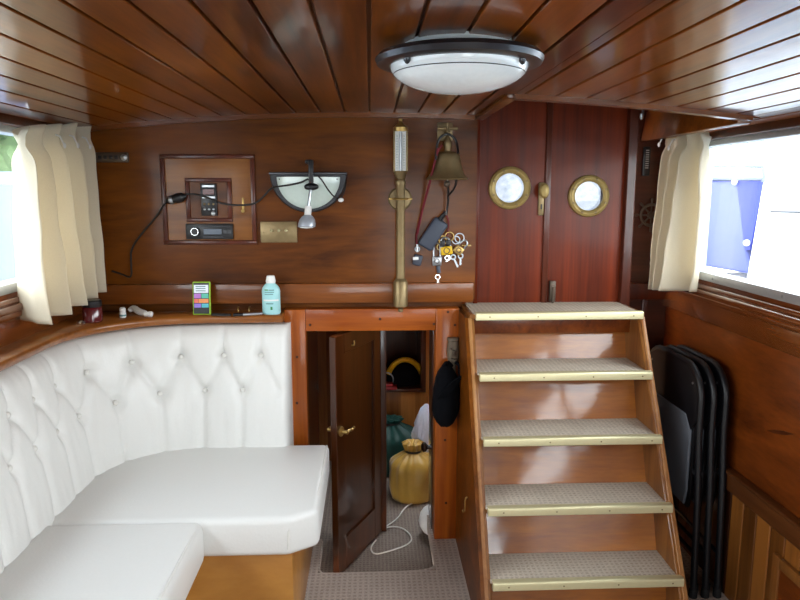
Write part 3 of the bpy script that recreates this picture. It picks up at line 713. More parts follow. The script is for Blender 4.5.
# ------------------------------------------------------------------ curtains
def curtain(name, X, s, y0, y1, ztop, zbot, label, off, flare, n=6, ph=0, hooks=()):
    """s: +1 hangs off the right wall (folds point to -X)"""
    t = thing(name, (X, (y0 + y1) / 2, zbot(.5)), label, 'curtain', None)
    b = B(); NU, NV = 150, 40; rows = []
    fold = None
    for j in range(NV + 1):
        v = j / NV; r = []
        for i in range(NU + 1):
            u = i / NU
            w = u + .03 * math.sin(5 * u + 2 * v)
            amp = (.036 + .024 * v) * (1 - .5 * math.exp(-((v - .07) / .05) ** 2)) * (.6 + .55 * (1 - u))
            x = amp * (math.sin(2 * PI * n * w + ph) + .35 * math.sin(4 * PI * n * w + 1 + ph)) + .006 * noise.noise((u * 9, v * 5, ph))
            y = y0 + (y1 - y0) * u + flare * v * (1 - u) + .012 * math.cos(2 * PI * n * w + ph)
            z = ztop(u) + (zbot(u) - ztop(u)) * v
            if v < .06: z += .016 * math.sin(2 * PI * n * w + ph + 1)
            r.append(Vector((X - s * (off + x), y, z)))
        rows.append(r)
    loft(b, rows, False, False)
    o = obj('cloth', b, M['curtain'], t, ang=180)
    m = o.modifiers.new('thick', 'SOLIDIFY'); m.thickness = .0016
    # header tape, turned forward at the free edge
    for (u, dz) in hooks:
        b = B(); y = y0 + (y1 - y0) * u; z = ztop(u) - dz
        X_ = X - s * .03; ball(b, (X_ - s * .10, y, z), .008, .6, .9, 1.2, 10); tube(b, [(X_ - s * .10, y, z), (X_ - s * .085, y + .005, z + .03), (X_ - s * .07, y + .01, z + .035)], .003, 6); obj('hook', b, M['white'], t)
    return t
zl = lambda u: (ZC + .178) + .06 * u
zb = lambda u: (ZC - .41) + .03 * u
curtain('curtain', XL + .005, -1, 2.12, 2.645, zl, zb, 'cream pleated curtain hanging at the left window above the sofa', .082, 0, n=4.2, ph=.9, hooks=((.42, .055), (.62, .06), (.82, .07)))
zl2 = lambda u: (ZC + .205) + .035 * u
zb2 = lambda u: (ZC - .378) - .03 * u
curtain('curtain', XR - .005, 1, 2.44, 2.80, zl2, zb2, 'cream pleated curtain hanging at the right window above the folded chairs', .07, .07, n=3.6, ph=2.2, hooks=((.5, .06), (.75, .05)))
for nm, X, s, y1, z, lab in (('curtain_track', XL, -1, 2.65, ZC + .222, 'curtain track above the left window'), ('curtain_track', XR, 1, 2.84, ZC + .212, 'curtain track above the right window')):
    b = B(); xa, xb = sorted((X - s * .021, X - s * .034)); box(b, xa, xb, .3, y1, z - .008, z + .012, .003)
    tag(obj(nm, b, M['pewter'], smooth=False), 'dark ' + lab, 'curtain track')

# ------------------------------------------------------------------ ceiling light
k_ = .888; q = at(459, 61.5, Z=ZC + .262); cx, cy = q.x, q.y
zt = zc(cx)
t = thing('ceiling_light', (cx, cy, zt - .1), 'round ceiling light with opal glass bowl and dark metal rim', 'lamp')
def LP(pr): return [(r * k_, h * k_) for r, h in pr]
b = B(); lathe(b, LP([(.128, .006), (.132, -.004), (.126, -.014), (.124, -.030)]), (cx, cy, zt), 'Z', 56); obj('mounting_plate', b, M['lampwhite'], t)
b = B(); prof = [(.120, -.026), (.125, -.020), (.165, -.018), (.186, -.020), (.194, -.030), (.189, -.041), (.176, -.046), (.160, -.045), (.150, -.035), (.120, -.026)]
lathe(b, LP(prof), (cx, cy, zt), 'Z', 72); o = obj('rim', b, M['pewter'], t)
t2 = bmesh.new(); t2.from_mesh(o.data); bmesh.ops.delete(t2, geom=[q for q in t2.faces if len(q.verts) > 10], context='FACES'); t2.to_mesh(o.data); t2.free()
n = 16
b = B(); lathe(b, LP([(.158, -.040)] + [(.158 * math.cos(PI / 2 * k / n), -.044 - .060 * math.sin(PI / 2 * k / n)) for k in range(n + 1)]), (cx, cy, zt), 'Z', 64)
bo = obj('glass_bowl', b, M['opal'], t)
b = B(); ring(b, (cx, cy, zt - .062 * k_), .1515 * k_, .0010, 'Z', 64, 6); obj('printed_line', b, M['pewter'], bo)
for a in (-2.45, -.7, 1.3):
    b = B(); lathe(b, [(.007, 0), (.007, -.007), (.004, -.012), (.001, -.014)], (cx + .163 * k_ * math.cos(a), cy + .163 * k_ * math.sin(a), zt - .042 * k_), 'Z', 14); obj('clip_screw', b, M['pewter'], t)

# ------------------------------------------------------------------ fittings on the bulkhead
YW = YB - .001
def W(px, py, d=0): return at(px, py, YB - d)
def rectframe(b, x0, y0, x1, y1, wpx, d, bev=.003):
    a, c = W(x0, y1), W(x1, y0); w_ = wpx * .0039
    box(b, a.x, c.x, YB - d, YB, c.z - w_, c.z, bev); box(b, a.x, c.x, YB - d, YB, a.z, a.z + w_, bev)
    box(b, a.x, a.x + w_, YB - d, YB, a.z + w_, c.z - w_, bev); box(b, c.x - w_, c.x, YB - d, YB, a.z + w_, c.z - w_, bev)
c = W(206, 243)
t = thing('wall_cupboard', (c.x, YB, c.z), 'square framed cupboard front in the bulkhead holding the radio', 'cupboard')
b = B(); rectframe(b, 165, 154.5, 254.5, 244.5, 4.2, .016); obj('frame', b, M['mould'], t)
b = B(); a, c = W(168, 241), W(250, 158); box(b, a.x, c.x, YB - .005, YB, a.z, c.z); dr = obj('door', b, M['panelw'], t, smooth=False)
b = B(); rectframe(b, 187.5, 178, 231.5, 222, 4, .016); obj('inner_frame', b, M['mould'], dr)
b = B(); a, c = W(188, 219), W(228, 181); box(b, a.x, c.x, YB - .007, YB - .004, a.z, c.z); obj('inner_panel', b, M['bulk'], dr, smooth=False)
b = B(); p = W(243.5, 205); box(b, p.x - .004, p.x + .004, YB - .012, YB - .005, p.z - .025, p.z + .028, .002); lathe(b, [(.004, 0), (.007, .006), (.007, .012), (.001, .015)], (p.x, YB - .01, p.z - .022), '-Y', 12); obj('catch', b, M['brass'], dr)
# control unit
a, c = W(202.5, 215.5), W(217, 183.5)
t = thing('control_panel', ((a.x + c.x) / 2, YB - .007, a.z), 'upright dark control panel with red display in the cupboard inner frame', 'control panel')
b = B(); box(b, a.x, c.x, YB - .016, YB - .006, a.z, c.z, .002); obj('body', b, M['black'], t)
wd = c.x - a.x; hg = c.z - a.z
def pbox(nm, u0, u1, v0, v1, m, par, A=None, C=None, y=.016, d=.0015):
    b = B(); A = A or a; C = C or c; ww = C.x - A.x; hh = C.z - A.z; box(b, A.x + ww * u0, A.x + ww * u1, YB - y - d, YB - y + .001, A.z + hh * v0, A.z + hh * v1, .0004, 1); return obj(nm, b, m, par, smooth=False)
pbox('label_strip', .12, .88, .88, .95, M['steel'], t); pbox('display', .15, .85, .66, .82, screen('red_display', '#7a0a0a', .35), t)
pbox('label_strip', .1, .9, .54, .60, M['steel'], t)
for r_, v in enumerate((.36, .20)):
    for k in range(3):
        b = B(); lathe(b, [(.0045, 0), (.0045, .003), (.003, .004)], (a.x + wd * (.22 + .28 * k), YB - .016, a.z + hg * v), '-Y', 12); obj('button', b, M['oldbrass'] if r_ == 0 else M['steel'], t)
b = B(); lathe(b, [(.008, 0), (.008, .004), (.005, .006)], (a.x + wd * .75, YB - .016, a.z + hg * .07), '-Y', 14); obj('dial', b, M['steel'], t)
# radio
a2, c2_ = W(187.5, 239), W(233.5, 223.5)
t = thing('car_radio', ((a2.x + c2_.x) / 2, YB - .005, a2.z), 'black car radio with a round dial and grey display low in the cupboard', 'radio')
b = B(); box(b, a2.x, c2_.x, YB - .02, YB - .004, a2.z, c2_.z, .003); obj('body', b, M['black'], t)
pbox('display', .38, .76, .32, .66, screen('radio_display', '#7d8fa6', .35), t, a2, c2_, .02)
b = B(); q = (a2.x + (c2_.x - a2.x) * .2, YB - .02, (a2.z + c2_.z) / 2); lathe(b, [(.018, 0), (.018, .007), (.016, .010), (.001, .010)], q, '-Y', 24); kn = obj('volume_dial', b, M['black'], t)
b = B(); ring(b, (q[0], YB - .029, q[2]), .0135, .0022, '-Y', 24, 6); obj('dial_ring', b, M['chrome'], kn)
for k in range(6): pbox('button', .36 + .075 * k, .42 + .075 * k, .10, .2, M['pewter'], t, a2, c2_, .02)
pbox('slot', .3, .95, .82, .86, M['pewter'], t, a2, c2_, .02)
for k in range(2): pbox('button', .8 + .09 * k, .87 + .09 * k, .36, .6, M['pewter'], t, a2, c2_, .02)
# switch plate
a3, c3 = W(261, 242.5), W(297, 221.5)
t = thing('light_switch', ((a3.x + c3.x) / 2, YB, a3.z), 'brass switch plate with three toggles below the wall light', 'light switch')
b = B(); box(b, a3.x, c3.x, YB - .006, YB, a3.z, c3.z, .0025); obj('plate', b, M['oldbrass'], t)
for k in range(3):
    b = B(); x = a3.x + (c3.x - a3.x) * (.3 + .2 * k); z = a3.z + (c3.z - a3.z) * .58
    lathe(b, [(.006, 0), (.006, .003), (.0035, .005), (.0045, .012), (.001, .015)], (x, YB - .006, z), '-Y', 12); obj('toggle', b, M['nosing'], t)
for k in (.08, .92):
    b = B(); lathe(b, [(.003, 0), (.003, .001), (.001, .0018)], (a3.x + (c3.x - a3.x) * k, YB - .006, (a3.z + c3.z) / 2), '-Y', 8); obj('screw', b, M['oldbrass'], t)
# half-moon wall light
c = W(309, 174); Rw = 37.5 * .0039
t = thing('wall_light', (c.x, YB, c.z - Rw), 'half moon wall light with pale glass and dark rim on the bulkhead', 'lamp')
def halfmoon(b, R, d0, d1, sag=0, zoff=0, zs=1.0):
    n = 32; rings = []
    for (k, d) in ((1, d0), (1, d1 - .006), (.97, d1)) + tuple((1 - j / 6, d1 + sag * (1 - (1 - j / 6) ** 2)) for j in range(1, 7)):
        ring_ = [Vector((c.x + R * k * math.cos(PI + PI * i / n), YB - d, c.z + zoff + R * zs * k * math.sin(PI + PI * i / n))) for i in range(n + 1)]
        rings.append(ring_)
    loft(b, rings, True)
b = B(); halfmoon(b, Rw, 0, .03); sh = obj('rim', b, M['pewter'], t, ang=45)
b = B(); halfmoon(b, Rw * .83, .028, .034, .03, -.012); obj('glass_shade', b, M['shadeglass'], t, ang=45)
for s_ in (-1, 1):
    b = B(); lathe(b, [(.006, 0), (.006, .004), (.002, .006)], (c.x + s_ * Rw * .72, YB - .034, c.z - .02), '-Y', 12); obj('screw', b, M['black'], t)
b = B(); box(b, c.x - Rw, c.x + Rw, YB - .045, YB, c.z - .004, c.z + .006, .002); obj('top_plate', b, M['pewter'], t)
# clip-on spot light
p = W(311, 172, .05)
t = thing('spotlight', (p.x, YB - .05, p.z - .2), 'small clip on spotlight with a white neck hanging over the half moon wall light', 'lamp')
yy = YB - .07
b = B(); box(b, p.x - .008, p.x + .010, YB - .075, YB - .05, p.z - .05, p.z + .045, .004); box(b, p.x - .02, p.x + .004, YB - .07, YB - .0, p.z + .03, p.z + .045, .004)
ball(b, (p.x + .002, yy, p.z - .055), .02, 1.4, .8, .7); obj('clamp', b, M['black'], t)
q1, q2, q3 = W(311, 188, .075), W(308.5, 206, .08), W(307.5, 217, .085)
b = B(); tube(b, [(p.x, yy, p.z - .05), q1, q2], .006, 10, 1); obj('arm', b, M['steel'], t)
b = B(); ax = (q3 - q2).normalized(); s1 = Vector((1, 0, 0)); s2 = ax.cross(s1)
lathe(b, [(.011, 0), (.013, .004), (.013, .036), (.009, .042)], q2, (s1, s2, ax), 16); obj('neck', b, M['white'], t)
b = B(); lathe(b, [(.012, 0), (.022, .007), (.030, .020), (.033, .034), (.033, .045), (.030, .047)], q3 - ax * .008, (s1, s2, ax), 28); sp = obj('reflector', b, M['bulbrim'], t)
b = B(); lathe(b, [(.030, .044), (.024, .049), (.001, .052)], q3 - ax * .008, (s1, s2, ax), 24); obj('lens', b, M['opal'], sp)
# cord of the spotlight with its in-line switch
pts = [(112, 271, .01), (122, 274, .01), (132, 279, .012), (131, 262, .008), (131, 248, .006), (144, 231, .006), (157, 216, .008), (163, 206, .018), (168, 201, .03)]
pts2 = [(182, 196, .034), (190, 193, .03), (206, 197, .024), (222, 204, .022), (240, 205.5, .02), (256, 204, .018), (265, 195, .02), (272, 187, .03), (284, 186, .06), (300, 183, .075), (308, 179, .08)]
t = thing('power_cable', W(112, 271), 'thin black cord with an in-line adapter running from the curtain to the spotlight', 'cable')
b = B(); tube(b, [W(x, y, d) for x, y, d in pts], .0035, 6, 2); obj('wire', b, M['cable'], t); b = B(); tube(b, [W(x, y, d) for x, y, d in pts2], .0035, 6, 2); obj('wire', b, M['cable'], t)
b = B(); p1, p2 = W(167, 201, .03), W(186, 196, .034); ax = (p2 - p1).normalized(); s1 = Vector((0, -1, 0)); s2 = ax.cross(s1)
lathe(b, [(.005, -.004), (.010, .0), (.015, .008), (.016, .03), (.019, .038), (.018, .06), (.010, .07), (.005, .076)], p1, (s1, s2, ax), 20); obj('adapter', b, M['black'], t)
b = B(); lathe(b, [(.0155, .010), (.0166, .013), (.0166, .022), (.0155, .025)], p1, (s1, s2, ax), 20); obj('grey_sleeve', b, M['steel'], t)
b = B(); tube(b, [W(x, y, d) for x, y, d in ((318, 176, .075), (322, 180, .08), (328, 190, .075), (335, 198, .07), (341, 199, .06), (345, 190, .05), (346, 178, .03))], .003, 6, 2)
q = W(336, 199, .072); fx = tag(obj('power_flex', b, M['cable']), 'short black flex looped over the right side of the half moon wall light', 'cable')
b = B(); q = W(341, 200, .075); ball(b, q, .009, 1.2, 1, .9); obj('plug', b, M['white'], fx)
# stick barometer
c = W(400.5, 215, .05)
t = thing('stick_barometer', (c.x, YB, W(400, 308).z), 'tall brass stick barometer with a glass gauge on the bulkhead', 'barometer')
x0 = c.x; yb_ = YB - .055
def zz(py): return at(400, py, yb_).z
b = B(); lathe(b, [(.022, 0), (.046, .002), (.046, .006), (.040, .012), (.018, .014), (.012, .05)], (x0, YB, zz(199)), '-Y', 32); obj('wall_rose', b, M['oldbrass'], t)
b = B(); ring(b, (x0, yb_, zz(199)), .026, .004, 'Z', 28, 8); tube(b, [(x0 - .045, yb_, zz(199)), (x0 + .045, yb_, zz(199))], .003, 6); obj('gimbal', b, M['brass'], t)
b = B(); lathe(b, [(.017, zz(280)), (.017, zz(186)), (.020, zz(184)), (.020, zz(181)), (.016, zz(179)), (.024, zz(174)), (.027, zz(171))], (x0, yb_, 0), 'Z', 24); obj('tube', b, M['oldbrass'], t)
b = B(); lathe(b, [(.002, zz(309)), (.01, zz(308.5)), (.028, zz(306)), (.028, zz(282)), (.023, zz(280)), (.018, zz(278))], (x0, yb_, 0), 'Z', 28); obj('cistern', b, M['oldbrass'], t)
b = B(); lathe(b, [(.010, zz(309)), (.010, zz(311.5)), (.006, zz(312))], (x0, yb_, 0), 'Z', 16); obj('foot', b, M['oldbrass'], t)
b = B(); box(b, x0 - .020, x0 + .020, yb_ - .004, yb_ + .012, zz(171.5), zz(131)); g = obj('scale', b, M['white'], t, smooth=False)
b = B(); tube(b, [(x0, yb_ - .01, zz(171)), (x0, yb_ - .01, zz(132))], .0055, 10); obj('mercury_tube', b, M['steel'], g)
b = B()
for k in range(22):
    z = zz(169 - k * 1.6)
    for s_ in (-1, 1): box(b, x0 + s_ * .013 - .004, x0 + s_ * .013 + .004, yb_ - .0052, yb_ - .0035, z, z + .001)
obj('scale_marks', b, M['print'], g, smooth=False)
b = B()
for s_ in (-1, 1): tube(b, [(x0 + s_ * .024, yb_ - .004, zz(172)), (x0 + s_ * .024, yb_ - .004, zz(131))], .0035, 8)
obj('guard_rod', b, M['oldbrass'], t)
b = B(); lathe(b, [(.028, zz(131.5)), (.028, zz(127.5)), (.022, zz(126)), (.010, zz(123.5)), (.007, zz(121)), (.009, zz(119.5)), (.003, zz(118))], (x0, yb_, 0), 'Z', 24); obj('finial', b, M['brass'], t)
# ship's bell
c = at(447.5, 152, YB - .10); x0, yb_ = c.x, YB - .10
def zz(py): return at(447, py, yb_).z
t = thing('ship_bell', (x0, yb_, zz(181)), 'brass ship bell on a wall bracket left of the porthole doors', 'bell')
pr = [(.074, 180), (.078, 178.8), (.073, 177), (.062, 173.5), (.054, 167), (.049, 160), (.046, 155), (.041, 153), (.030, 151.8), (.001, 151.5)]
b = B(); lathe(b, [(.058, zz(179))] + [(r, zz(p)) for r, p in pr], (x0, yb_, 0), 'Z', 40); obj('bell_body', b, M['oldbrass'], t)
b = B(); lathe(b, [(.014, zz(152)), (.012, zz(148)), (.016, zz(144)), (.012, zz(140)), (.006, zz(137)), (.004, zz(134))], (x0, yb_, 0), 'Z', 16); obj('crown', b, M['oldbrass'], t)
b = B(); box(b, x0 - .03, x0 + .03, YB - .008, YB, zz(139), zz(120), .003); tube(b, [(x0, YB, zz(130)), (x0, yb_ - .01, zz(128)), (x0, yb_ - .012, zz(133))], .006, 10, 1); tube(b, [(x0 - .038, yb_ + .005, zz(128.5)), (x0 + .038, yb_ + .005, zz(128.5))], .0065, 10); tube(b, [(x0, yb_, zz(123)), (x0, yb_, zz(136))], .005, 10); obj('bracket', b, M['oldbrass'], t)
b = B(); tube(b, [(x0, yb_, zz(176)), (x0, yb_, zz(187))], .004, 8); ball(b, (x0, yb_, zz(184)), .012); obj('clapper', b, M['darkmetal'], t)
# lanyards hanging from the bell
def P(px, py, d=.06): return at(px, py, YB - d)
t = thing('float_keyring', P(447, 240), 'slate grey floating key fob hanging on a black cord below the ship bell', 'keyring')
b = B(); tube(b, [P(436, 160, .14), P(437, 143, .13), P(441, 136, .13), P(447.5, 133.5, .12), P(454, 137, .13), P(457, 143, .13), P(458, 153, .15)], .0045, 8, 2); obj('cord_loop', b, M['black'], t); b = B()
tube(b, [P(448, 182, .1), P(448.5, 196, .07), P(447.5, 208, .05), P(446, 215, .05)], .004, 8, 1); tube(b, [P(457, 178, .16), P(455, 188, .12), P(448, 196, .07)], .004, 8, 1); obj('cord', b, M['black'], t)
tq = bmesh.new(); bmesh.ops.create_cube(tq, size=1); bmesh.ops.scale(tq, vec=(.062, .03, .125), verts=tq.verts); bmesh.ops.bevel(tq, geom=list(tq.edges), offset=.011, segments=3, profile=.5, affect='EDGES')
b = B(); q = P(433, 234, .03); merge(b, tq, Matrix.Translation(q) @ Matrix.Rotation(math.radians(33), 4, 'Y')); obj('float', b, M['floatgrey'], t)
b = B(); tube(b, [P(439, 220, .03), P(446, 212, .035)], .009, 10); ring(b, P(441.5, 220, .045), .006, .002); obj('clip', b, M['black'], t)
t = thing('red_lanyard', P(417, 258), 'dark red lanyard with a small black key fob hanging left of the slate float', 'lanyard')
b = B(); tube(b, [P(438, 148, .14), P(433, 170, .13), P(428, 190, .07), P(421, 215, .02), P(416, 236, .015), P(417, 245, .015)], .0042, 8, 2); tube(b, [P(442, 145, .135), P(437, 152, .14), P(430, 182, .13), P(425, 198, .06), P(417.5, 234, .02)], .0038, 8, 2); obj('cord', b, M['redcord'], t)
b = B(); ring(b, P(417.3, 249, .018), .009, .0022); tube(b, [P(417.5, 244, .018), P(417.3, 252, .018)], .004, 8); obj('split_ring', b, M['steel'], t)
tq = bmesh.new(); bmesh.ops.create_cube(tq, size=1); bmesh.ops.scale(tq, vec=(.034, .02, .042), verts=tq.verts); bmesh.ops.bevel(tq, geom=list(tq.edges), offset=.005, segments=2, profile=.5, affect='EDGES')
b = B(); q = P(417.5, 260, .018); merge(b, tq, Matrix.Translation(q) @ Matrix.Rotation(math.radians(14), 4, 'Y')); fb = obj('fob', b, M['floatgrey'], t)
b = B(); q = P(416, 258.5, .0295); box(b, q.x - .012, q.x + .010, q.y - .001, q.y + .001, q.z - .005, q.z + .006); obj('paper_label', b, M['white'], fb, smooth=False)
def padlock(name, px, py, w_, h_, sh, mat, label, tilt=0, d=.03):
    q = P(px, py, d); t = thing(name, (q.x, q.y, q.z - h_ / 2), label, 'padlock'); R = Matrix.Translation(q) @ Matrix.Rotation(tilt, 4, 'Y')
    tq = bmesh.new(); bmesh.ops.create_cube(tq, size=1); bmesh.ops.scale(tq, vec=(w_, .018, h_), verts=tq.verts); bmesh.ops.bevel(tq, geom=list(tq.edges), offset=.004, segments=2, profile=.5, affect='EDGES')
    b = B(); merge(b, tq, R); o = obj('lock_body', b, mat, t)
    b = B(); r = w_ * .36; pts = [R @ Vector((-r, 0, h_ / 2 - .004)), R @ Vector((-r, 0, h_ / 2 + sh - r))] + [R @ Vector((r * math.cos(a), 0, h_ / 2 + sh - r + r * math.sin(a))) for a in [PI - PI * k / 8 for k in range(1, 8)]] + [R @ Vector((r, 0, h_ / 2 + sh - r)), R @ Vector((r, 0, h_ / 2 - .004))]
    tube(b, pts, .0035, 8); obj('shackle', b, M['steel'], t)
    b = B(); q2 = R @ Vector((0, -.0098, 0)); ring(b, q2, w_ * .24, .0016); obj('ring_mark', b, M['darkmetal'], o)
    return t
padlock('padlock', 446.5, 250.5, .046, .032, .036, M['yellow'], 'yellow padlock in the bunch of keys below the bell', -.15)
padlock('padlock', 436.8, 261, .036, .036, .052, M['steel'], 'grey steel padlock with a long shackle below the slate float', 0, .02)
padlock('padlock', 458.5, 250, .036, .032, .03, M['brass'], 'brass padlock right of the yellow padlock', .7, .025)
def key(name, px, py, L_, ang, mat, label, d=.02):
    q = P(px, py, d); t = bmesh.new(); R = Matrix.Translation(q) @ Matrix.Rotation(ang, 4, 'Y'); b = B()
    ring(t, (0, 0, 0), .009, .0035, '-Y', 18, 6); box(t, -.0032, .0032, -.002, .002, -L_, -.008, .0005, 1)
    for k in range(4): box(t, .002, .0055 - .001 * (k % 2), -.0015, .0015, -L_ + .004 + k * .007, -L_ + .008 + k * .007)
    merge(b, t, R); return tag(obj(name, b, mat), label, 'key', 'keys hanging below the bell')
key('key', 437.7, 277, .040, 0, M['chrome'], 'bright key hanging under the grey steel padlock')
key('key', 447.5, 258, .016, .3, M['chrome'], 'short bright key below the yellow padlock')
key('key', 453, 257, .045, -.45, M['steel'], 'steel key tilted right below the brass padlock')
key('key', 460.5, 256, .036, .02, M['steel'], 'upright steel key at the right end of the key bunch')
t = thing('key_ring', P(451, 240), 'bunch of wire key rings beside the slate float', 'keyring')
for (px, py, r, d) in ((443, 240, .016, .025), (449.5, 236.5, .017, .03), (456, 240, .015, .02), (459.5, 238, .018, .03), (440, 247, .012, .02), (437.8, 287, .012, .02)):
    b = B(); ring(b, P(px, py, d), r, .0022, '-Y', 22, 6); obj('ring', b, M['brass'] if px < 450 else M['steel'], t)
for (px, py) in ((442.5, 243), (448.5, 242)):
    b = B(); q = P(px, py, .028); box(b, q.x - .010, q.x + .010, q.y - .006, q.y + .006, q.z - .016, q.z + .012, .004); obj('tag', b, M['black'], t)
b = B(); tube(b, [P(438, 266, .03), P(439, 273, .03)], .008, 8); obj('tag', b, M['floatgrey'], t)
b = B(); q1, q2 = P(462, 245.5, .008), P(471, 245.5, .002); tube(b, [q1, q2], .0025, 6); obj('pin', b, M['brass'], t)
b = B(); tube(b, [P(447, 236, .03), P(449, 222, .025), P(446, 214, .045)], .0028, 8, 1); obj('cord', b, M['redcord'], t)
# cap on a carved hook
c = at(453, 352, YB - .04)
t = thing('carved_hook', (c.x, YB - .028, c.z - .06), 'carved grey brown face hook on the right doorway post', 'hook')
def zz(py): return at(453, py, YB - .045).z
b = B(); lathe(b, [(.004, zz(364)), (.019, zz(362)), (.024, zz(356)), (.025, zz(350)), (.023, zz(344)), (.021, zz(341)), (.025, zz(340)), (.023, zz(337.5)), (.004, zz(337))], (c.x, YB - .048, 0), 'Z', 24, lambda a, h: 1 + .06 * math.sin(5 * a), (1, .75)); hk = obj('head', b, M['carved'], t)
b = B(); box(b, c.x - .006, c.x + .006, YB - .078, YB - .064, zz(354), zz(349), .003); ball(b, (c.x - .011, YB - .066, zz(347.5)), .004); ball(b, (c.x + .011, YB - .066, zz(347.5)), .004); tube(b, [(c.x - .012, YB - .068, zz(357)), (c.x, YB - .072, zz(358)), (c.x + .012, YB - .068, zz(357))], .003, 6); obj('face', b, M['darkmetal'], hk)
b = B(); tube(b, [(c.x, YB - .045, zz(361)), (c.x, YB - .05, zz(372)), (c.x - .002, YB - .062, zz(379)), (c.x - .002, YB - .08, zz(376)), (c.x - .002, YB - .083, zz(371))], [.012, .011, .009, .008, .006], 12, 1); obj('shank', b, M['carved'], t)
t = thing('cap', at(449, 426, YB - .09), 'black cap hanging from the carved hook beside the low doorway', 'cap')
yc = YB - .08
def zz(py): return at(450, py, yc).z
def xx(px): return at(px, 395, yc).x
b = B(); rings = []
sec = [(365, 449.5, 4, .012), (370, 449.5, 9, .03), (378, 450, 12.5, .042), (388, 450, 14.5, .05), (400, 449.5, 15.2, .055), (410, 449, 15, .055), (417, 449, 13, .048), (422, 449, 10, .035), (425.5, 449, 5, .018), (426.5, 449, 1.5, .006)]
for py, px, hw, dy in sec:
    hw *= .0036; px -= 3.6
    rings.append([Vector((xx(px) + hw * math.cos(2 * PI * k / 36), yc + dy * math.sin(2 * PI * k / 36) * (1 + .05 * math.sin(6 * PI * k / 36)), zz(py) + .003 * math.sin(4 * PI * k / 36 + py))) for k in range(36)])
loft(b, rings); obj('crown', b, M['navy'], t, ang=60)
b = B(); rings = []
for i in range(9):
    k = i / 8; x = xx(436 + 24 * k); zt_ = zz(394 - 22 * k - 5 * math.sin(PI * k)); rings.append([(x, yc - .050 - .014 * math.sin(PI * k), zt_), (x, yc - .056 - .014 * math.sin(PI * k), zt_ - .004), (x + .004, yc - .05 - .012 * math.sin(PI * k), zt_ - .035 * math.sin(PI * k) - .006), (x + .004, yc - .042, zt_ - .035 * math.sin(PI * k))])
loft(b, rings); obj('brim', b, M['navy'], t)
b = B(); tube(b, [P(441, 380, .09), P(442, 368, .09), P(447, 361, .075), P(452, 366, .062)], .007, 8, 1); tube(b, [P(460, 381, .09), P(460, 366, .08), P(455, 362, .07)], .006, 8, 1); obj('strap', b, M['navy'], t)
# dark hinge / vent strip on the left of the bulkhead, grille and ship's wheel on the right recess
t = thing('vent_strip', W(113, 160), 'narrow dark slotted strip on the bulkhead beside the left curtain', 'vent')
a, c = W(96, 162.5), W(129, 152.5)
b = B(); box(b, a.x, c.x, YB - .012, YB, a.z, c.z, .005); obj('plate', b, M['darkmetal'], t)
for k in range(5):
    b = B(); x = a.x + (c.x - a.x) * (.16 + .16 * k); box(b, x - .006, x + .006, YB - .0145, YB - .011, a.z + .012, c.z - .012, .001); obj('slot', b, M['black'], t, smooth=False)
b = B(); lathe(b, [(.012, 0), (.012, .004), (.006, .007)], (c.x - .016, YB - .012, (a.z + c.z) / 2), '-Y', 14); obj('end_screw', b, M['steel'], t)
def Rw_(px, py, d=0): return at(px, py, YR - d)
a, c = Rw_(641, 176), Rw_(650, 147)
t = thing('thermometer', ((a.x + c.x) / 2, YR, a.z), 'narrow black thermometer strip with pale marks beside the right curtain', 'thermometer')
b = B(); box(b, a.x, c.x, YR - .014, YR, a.z, c.z, .004); obj('body', b, M['black'], t)
b = B()
for k in range(9):
    z = a.z + (c.z - a.z) * (.26 + .075 * k); box(b, a.x + .010, c.x - .008, YR - .0152, YR - .013, z, z + .004)
obj('marks', b, M['steel'], t, smooth=False)
c = Rw_(650, 215)
t = thing('ship_wheel_ornament', (c.x, YR, c.z - .08), 'small dark ship wheel ornament beside the right curtain', 'ornament')
b = B(); ring(b, (c.x, YR - .012, c.z), .044, .006, '-Y', 36, 8); obj('rim', b, M['darkmetal'], t)
for k in range(8):
    a = 2 * PI * k / 8; b = B(); d = Vector((math.cos(a), 0, math.sin(a))); o0 = Vector((c.x, YR - .012, c.z))
    tube(b, [o0 + d * .008, o0 + d * .044, o0 + d * .052, o0 + d * .068, o0 + d * .072], [.004, .0035, .004, .006, .003], 8); obj('spoke', b, M['darkmetal'], t)
b = B(); lathe(b, [(.014, 0), (.014, .016), (.008, .02), (.001, .021)], (c.x, YR, c.z), '-Y', 18); obj('hub', b, M['darkmetal'], t)
c = at(638, 113, YD); b = B(); tube(b, [(c.x, YD - .03, c.z + .03), (c.x, YD - .05, c.z + .01), (c.x, YD - .05, c.z - .02), (c.x - .01, YD - .06, c.z - .03), (c.x - .012, YD - .065, c.z - .01)], .005, 8, 1); box(b, c.x - .012, c.x + .012, YD - .034, YD - .0, c.z + .015, c.z + .045, .003)
tag(obj('cabin_hook', b, M['steel']), 'small metal hook high on the post right of the porthole doors', 'hook')

# ------------------------------------------------------------------ things on the shelf
zs = zs1
def SH(px, py): return at(px, py, Z=zs)
q = at(200.5, 316, Z=zs); yph = 2.588
x0, x1 = at(192, 300, yph).x, at(210, 300, yph).x; zt_ = at(200, 282, yph).z
t = thing('smartphone', ((x0 + x1) / 2, yph, zs), 'phone in a lime green case standing upright on the shelf', 'phone')
tilt = Matrix.Translation(((x0 + x1) / 2, yph + .005, zs)) @ Matrix.Rotation(-.12, 4, 'X')
def ph(nm, hx, z0, z1, y0, y1, m, par, bev=.002, x=None):
    tq = B(); 
    if x: box(tq, x[0], x[1], y0, y1, z0, z1, bev)
    else: box(tq, -hx, hx, y0, y1, z0, z1, bev)
    b = B(); merge(b, tq, tilt); return obj(nm, b, m, par, smooth=False)
hx = (x1 - x0) / 2; hh = zt_ - zs
ph('case', hx, .0, hh, -.006, .006, M['lime'], t, .004)
sc_ = ph('screen', hx * .86, .004, hh * .96, -.0075, -.005, M['black'], t, .001)
